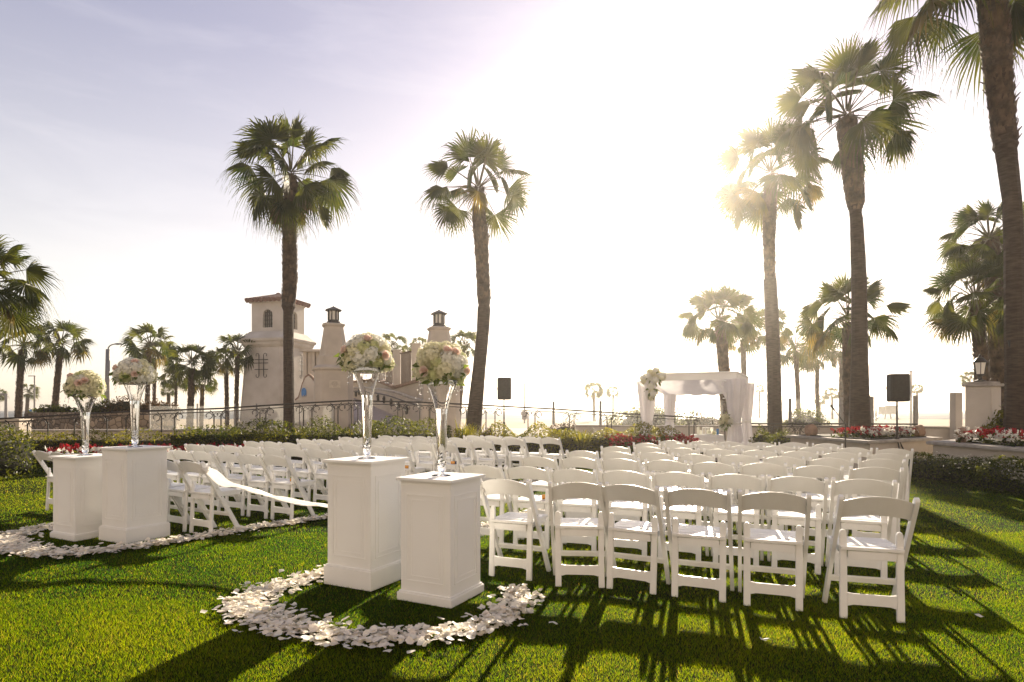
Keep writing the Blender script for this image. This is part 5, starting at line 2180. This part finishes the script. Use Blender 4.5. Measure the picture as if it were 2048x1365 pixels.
def dead_mesh(seed, n, Lp, R):
    rg = random.Random(seed)
    V, Fc, Mi = [], [], []
    for i in range(n):
        az = rg.uniform(0, 2 * PI)
        el = rg.uniform(-1.45, -.85)
        fan(V, Fc, Mi, rg, (.1 * math.cos(az), .1 * math.sin(az), -.12), el, az, Lp * rg.uniform(.6, 1), R * rg.uniform(.6, 1), 0, roll=rg.uniform(-1.4, 1.4), spread=rg.uniform(.5, .9), droop=.9, nseg=14)
    me = bpy.data.meshes.new('dead_fronds')
    me.from_pydata([tuple(v) for v in V], [], Fc)
    me.materials.append(M['dead'])
    me.materials.append(M['boot'])
    me.polygons.foreach_set('material_index', Mi)
    me.update()
    return me


def trunk_mesh(prof, Y, rough_y, seed, boots=1.0):
    rg = random.Random(seed)
    P = [W(x, y, Y) for x, y, w in prof]
    Rr = [w / 2 / F * Y for x, y, w in prof]
    o = Vector((P[0].x, P[0].y, 0))
    P[0].z = min(P[0].z, 0.0)
    pts, rads = [], []
    for i in range(len(P) - 1):
        n = max(2, int((P[i + 1] - P[i]).length / .10))
        for k in range(n):
            s = k / n
            pts.append(P[i].lerp(P[i + 1], s) - o)
            rads.append((Rr[i] + (Rr[i + 1] - Rr[i]) * s) * (1 + rg.uniform(-.02, .02)))
    pts.append(P[-1] - o)
    rads.append(Rr[-1])
    mb = MB()
    zr = W(0, rough_y, Y).z
    rr2 = [r * (.76 if p.z > zr else 1) for r, p in zip(rads, pts)]
    mb.tube(pts, rr2, 12)
    # leaf-base boots on the rough part, ring scars below
    for i in range(len(pts) - 1):
        p, r = pts[i], rads[i]
        if p.z > zr - .05:
            n = max(6, int(2 * PI * r / .085))
            for k in range(n):
                if rg.random() > boots:
                    continue
                a = 2 * PI * (k + .5 * (i % 2)) / n + rg.uniform(-.12, .12)
                d = Vector((math.cos(a), math.sin(a), 0))
                s = Vector((-math.sin(a), math.cos(a), 0))
                b = p + d * r * .74 + Vector((0, 0, rg.uniform(-.03, .03)))
                w, h, out_ = rg.uniform(.03, .055), rg.uniform(.10, .18), rg.uniform(.012, .05) + (.06 if rg.random() < .07 else 0)
                tip = b + d * out_ + Vector((0, 0, h))
                vs = [b - s * w, b + s * w, b + d * .025 + s * w * .8 + Vector((0, 0, h * .45)), b + d * .025 - s * w * .8 + Vector((0, 0, h * .45)), tip - s * w * .35, tip + s * w * .35]
                mb.add(vs, [(0, 1, 2, 3), (3, 2, 5, 4)], 1)
    me = mb.mesh('trunk', [M['trunk'], M['boot']])
    return me, o, P[-1] - o


def palm(name, prof, Y, rough_y, heart, Rpx, label, seed, n=30, extra=(), lo=-.75, hi=1.52, dead=0, boots=.8, group='tall fan palms'):
    me, o, top = trunk_mesh(prof, Y, rough_y, seed, boots)
    t = thing(name, label, 'palm tree', o, 0, group)
    link('trunk', me, t)
    R = Rpx / F * Y
    hp_ = W(heart[0], heart[1], Y) - o
    link('crown', crown_mesh(seed, n, R * .58, R * .53, lo, hi, extra), t, hp_)
    if dead:
        link('dead_fronds', dead_mesh(seed + 5, dead, R * .45, R * .55), t, hp_)
    return t


palm('fan_palm', [(578, 862, 23), (578, 800, 21), (577, 700, 20), (577, 622, 20), (577, 606, 33), (580, 560, 36), (579, 480, 34), (581, 400, 34), (583, 368, 30), (583, 350, 20)], 19.5, 612,
     (582, 345), 122, 'tall fan palm standing in front of the white tower, dead frond hanging from its crown', 2, n=31, dead=8, lo=-.8)
palm('fan_palm', [(943, 866, 34), (950, 820, 30), (958, 740, 26), (966, 660, 25), (968, 617, 26), (968, 603, 32), (966, 560, 32), (963, 500, 34), (962, 470, 38), (958, 440, 32), (958, 400, 30), (958, 378, 24)], 17.0, 612,
     (957, 375), 112, 'leaning fan palm with curved trunk beside the loudspeaker on the hedge', 7, n=23, lo=-.55)
palm('fan_palm', [(1720, 864, 48), (1719, 830, 38), (1719, 700, 30), (1718, 560, 28), (1713, 440, 24), (1711, 428, 22), (1711, 412, 40), (1706, 360, 46), (1700, 300, 48), (1695, 262, 50), (1694, 236, 34)], 14.5, 428,
     (1693, 228), 150, 'tall fan palm growing from the angular planter', 12, n=26, lo=-.6, extra=[(PI, -.15, .9, .95, 0, .3)])
palm('fan_palm', [(1551, 850, 28), (1548, 740, 26), (1543, 620, 26), (1540, 560, 25), (1538, 480, 30), (1540, 400, 32), (1541, 356, 28)], 20.5, 560,
     (1540, 345), 118, 'tall sun-bleached fan palm beside the canopy, its crown in the glare', 17, n=29, lo=-.9)
palm('fan_palm', [(2036, 868, 54), (2034, 780, 40), (2030, 640, 36), (2028, 500, 34), (2024, 400, 32), (2012, 302, 36), (2010, 284, 52), (2002, 200, 56), (1992, 100, 62), (1984, 0, 62), (1980, -70, 50)], 11.5, 290,
     (1978, -90), 225, 'nearest tall fan palm at the frame edge, growing from the long planter', 22, n=22, lo=-.6,
     extra=[(PI * .98, -.50, 1.15, 1.05, 0, .25), (PI * 1.08, -.62, 1.0, 1.0, 0, -.3), (.1, -.95, 1.0, .95, 0, .2), (.4, -.8, 1.15, .9, 2, .5)])
palm('fan_palm', [(1968, 800, 28), (1962, 720, 28), (1956, 650, 28), (1952, 606, 26)], 15.6, 810, (1951, 596), 92, 'shaggy palm with the lower crown beside the lantern pillar', 27, n=30, lo=-.85, group='clustered palms by the lantern pillar', boots=1)
palm('fan_palm', [(2003, 800, 46), (1997, 660, 46), (1987, 540, 38), (1980, 482, 32)], 16.4, 810, (1979, 475), 88, 'shaggy palm with the higher crown and thick trunk by the lantern pillar', 29, n=30, lo=-.85, group='clustered palms by the lantern pillar', boots=1)
palm('fan_palm', [(2013, 850, 15), (2010, 780, 14), (2006, 640, 20), (2012, 520, 20)], 17.4, 640, (2012, 510), 70, 'slender palm half hidden behind the nearest trunk', 31, n=24, lo=-.8, group='clustered palms by the lantern pillar')
palm('fan_palm', [(1455, 850, 28), (1450, 760, 27), (1446, 720, 27), (1441, 665, 26), (1438, 645, 18)], 23, 850, (1437, 640), 82, 'short fan palm rising directly behind the canopy', 36, n=27, lo=-.35, hi=1.56, group='short palms behind the garden', boots=1)
palm('fan_palm', [(1706, 850, 32), (1700, 760, 31), (1698, 700, 29), (1696, 645, 24)], 18.8, 850, (1697, 635), 102, 'short broad-crowned palm right behind the planter palm trunk', 35, n=27, lo=-.4, group='short palms behind the garden', boots=1)
palm('fan_palm', [(-60, 860, 30), (-45, 700, 28), (-30, 580, 26)], 14.0, 860, (-28, 560), 108, 'palm half out of frame, its drooping fronds over the hedge corner', 41, n=34, lo=-.95, group='palms by the street', boots=1)

# more distant palms: four shared crowns
FARC = [crown_mesh(100 + i, 22 + 2 * i, .56, .54, -.75 + .06 * i, 1.4, nseg=16) for i in range(4)]
far = [
    ((47, 690), 52, [(45, 700, 15), (40, 760, 14), (35, 850, 16)], 32, 'palm nearest the frame edge of the pair before the stone wall'),
    ((122, 683), 52, [(121, 700, 14), (115, 760, 13), (105, 850, 15)], 33, 'leaning palm above the stone wall, between the edge palm and the street lamp'),
    ((56, 782), 19, [(56, 788, 6), (52, 850, 7)], 75, 'tiny far palm behind the thin light pole'),
    ((-4, 790), 16, [(-4, 796, 6), (-4, 850, 6)], 80, 'tiny far palm cut by the frame edge'),
    ((300, 690), 50, [(299, 700, 11), (296, 760, 10), (293, 850, 11)], 38, 'palm just past the street lamp with the fuller crown'),
    ((316, 708), 33, [(310, 716, 7), (307, 850, 8)], 44, 'thin-trunked palm crowding the one past the street lamp'),
    ((383, 724), 48, [(384, 738, 16), (382, 790, 14), (379, 862, 16)], 30, 'stout short palm in the middle of the group by the tower'),
    ((352, 757), 32, [(352, 764, 6), (351, 862, 6)], 42, 'small palm on the street lamp side of the stout palm'),
    ((405, 762), 32, [(405, 770, 9), (402, 865, 9)], 36, 'small low-crowned palm on the tower side of the stout palm'),
    ((450, 722), 36, [(452, 732, 9), (455, 862, 9)], 34, 'slender palm next to the tower, lower of the pair'),
    ((476, 702), 46, [(475, 714, 10), (473, 800, 9), (472, 862, 10)], 33, 'slender palm touching the tower, taller of the pair'),
    ((336, 782), 15, [(337, 787, 7), (338, 850, 8)], 48, 'stubby young palm with a sparse crown beside the stout palm'),
    ((786, 692), 33, [(786, 700, 10), (788, 790, 10)], 40, 'palm top showing above the bouquet beside the timber panels'),
    ((838, 690), 20, [(838, 696, 7), (838, 790, 7)], 52, 'small palm top between the bridge pillar and the lantern column'),
    ((806, 706), 22, [(806, 712, 7), (806, 790, 7)], 48, 'small palm top just above the timber panel'),
    ((930, 690), 36, [(928, 700, 13), (922, 770, 12), (914, 862, 13)], 32, 'palm behind the nearest bouquet, beside the leaning palm'),
    ((1487, 668), 46, [(1486, 680, 13), (1488, 760, 12), (1490, 850, 13)], 36, 'heavy-headed palm behind the canopy roof'),
    ((1535, 655), 50, [(1537, 668, 15), (1540, 760, 14), (1541, 850, 15)], 34, 'palm hidden behind the sun-bleached palm trunk'),
    ((1591, 692), 46, [(1591, 704, 11), (1595, 770, 10), (1599, 848, 11)], 40, 'hazy palm between the sun-bleached trunk and the planter palm, first of three'),
    ((1636, 712), 42, [(1635, 722, 9), (1634, 780, 9), (1637, 848, 9)], 46, 'hazy palm in the middle between sun-bleached trunk and planter palm'),
    ((1684, 692), 42, [(1683, 704, 10), (1682, 850, 10)], 44, 'hazy palm just beside the planter palm trunk'),
    ((1187, 781), 21, [(1187, 787, 6), (1189, 856, 6)], 70, 'small far palm over the sea, larger of two'),
    ((1226, 784), 15, [(1226, 789, 4), (1226, 856, 4)], 88, 'small far palm over the sea, smaller of two'),
    ((1664, 788), 16, [(1664, 793, 4), (1665, 845, 4)], 85, 'tiny far palm beyond the microphone'),
    ((1640, 800), 12, [(1640, 804, 3), (1641, 845, 3)], 95, 'tiniest far palm beside the microphone'),
    ((1834, 778), 12, [(1834, 782, 3.5), (1835, 848, 3.5)], 95, 'tiny far palm past the larger loudspeaker'),
    ((1942, 758), 20, [(1941, 764, 6), (1941, 845, 6)], 60, 'small palm top behind the lantern pillar'),
    ((1519, 778), 11, [(1519, 782, 3.5), (1519, 850, 3.5)], 95, 'tiny far palm just past the canopy curtain'),
]
for i, (h, r, prof, Y, lab) in enumerate(far):
    prof = list(reversed(prof))
    me, o, top = trunk_mesh(prof, Y, 2000 if Y < 60 else -2000, 200 + i, .7)
    t = thing('fan_palm', lab, 'palm tree', o, 0, 'distant palms by the beach')
    link('trunk', me, t)
    c = link('crown', FARC[i % 4], t, W(h[0], h[1], Y) - o)
    s = r / F * Y / 1.0
    c.scale = (s, s, s)
    c.rotation_euler = (0, 0, i * 1.3)

# small floodlight on the nearest palm
t = thing('floodlight', 'small black floodlight bracketed to the nearest palm trunk', 'floodlight', W(2021, 686, 11.45))
mb = MB()
mb.tube([(0, 0, -.08), (-.02, 0, .05)], .028, 8)
mb.build('housing', M['black'], t)
mb = MB()
mb.tube([(-.01, 0, .05), (.03, .02, .09), (.085, .05, .085)], .009, 6)
mb.build('bracket', M['iron'], t)

# ------------------------------------------------------------------ sea air, forward-scattering and thickened to imitate veiling sun glare
hm = bpy.data.materials.new('sea_glare_haze')
hm.use_nodes = True
hn = hm.node_tree
hn.nodes.remove(hn.nodes['Principled BSDF'])
pv = hn.nodes.new('ShaderNodeVolumePrincipled')
pv.inputs['Color'].default_value = (1.0, 0.95, 0.88, 1)
pv.inputs['Density'].default_value = 0.0010
pv.inputs['Anisotropy'].default_value = 0.85
hn.links.new(pv.outputs['Volume'], hn.nodes['Material Output'].inputs['Volume'])
mb = MB()
mb.box((0, 420, 6.5), (1830, 970, 16))
o = mb.build('haze', hm)
o['kind'] = 'stuff'
o['label'] = 'sea haze over the garden and beach, thickened to imitate sun glare'
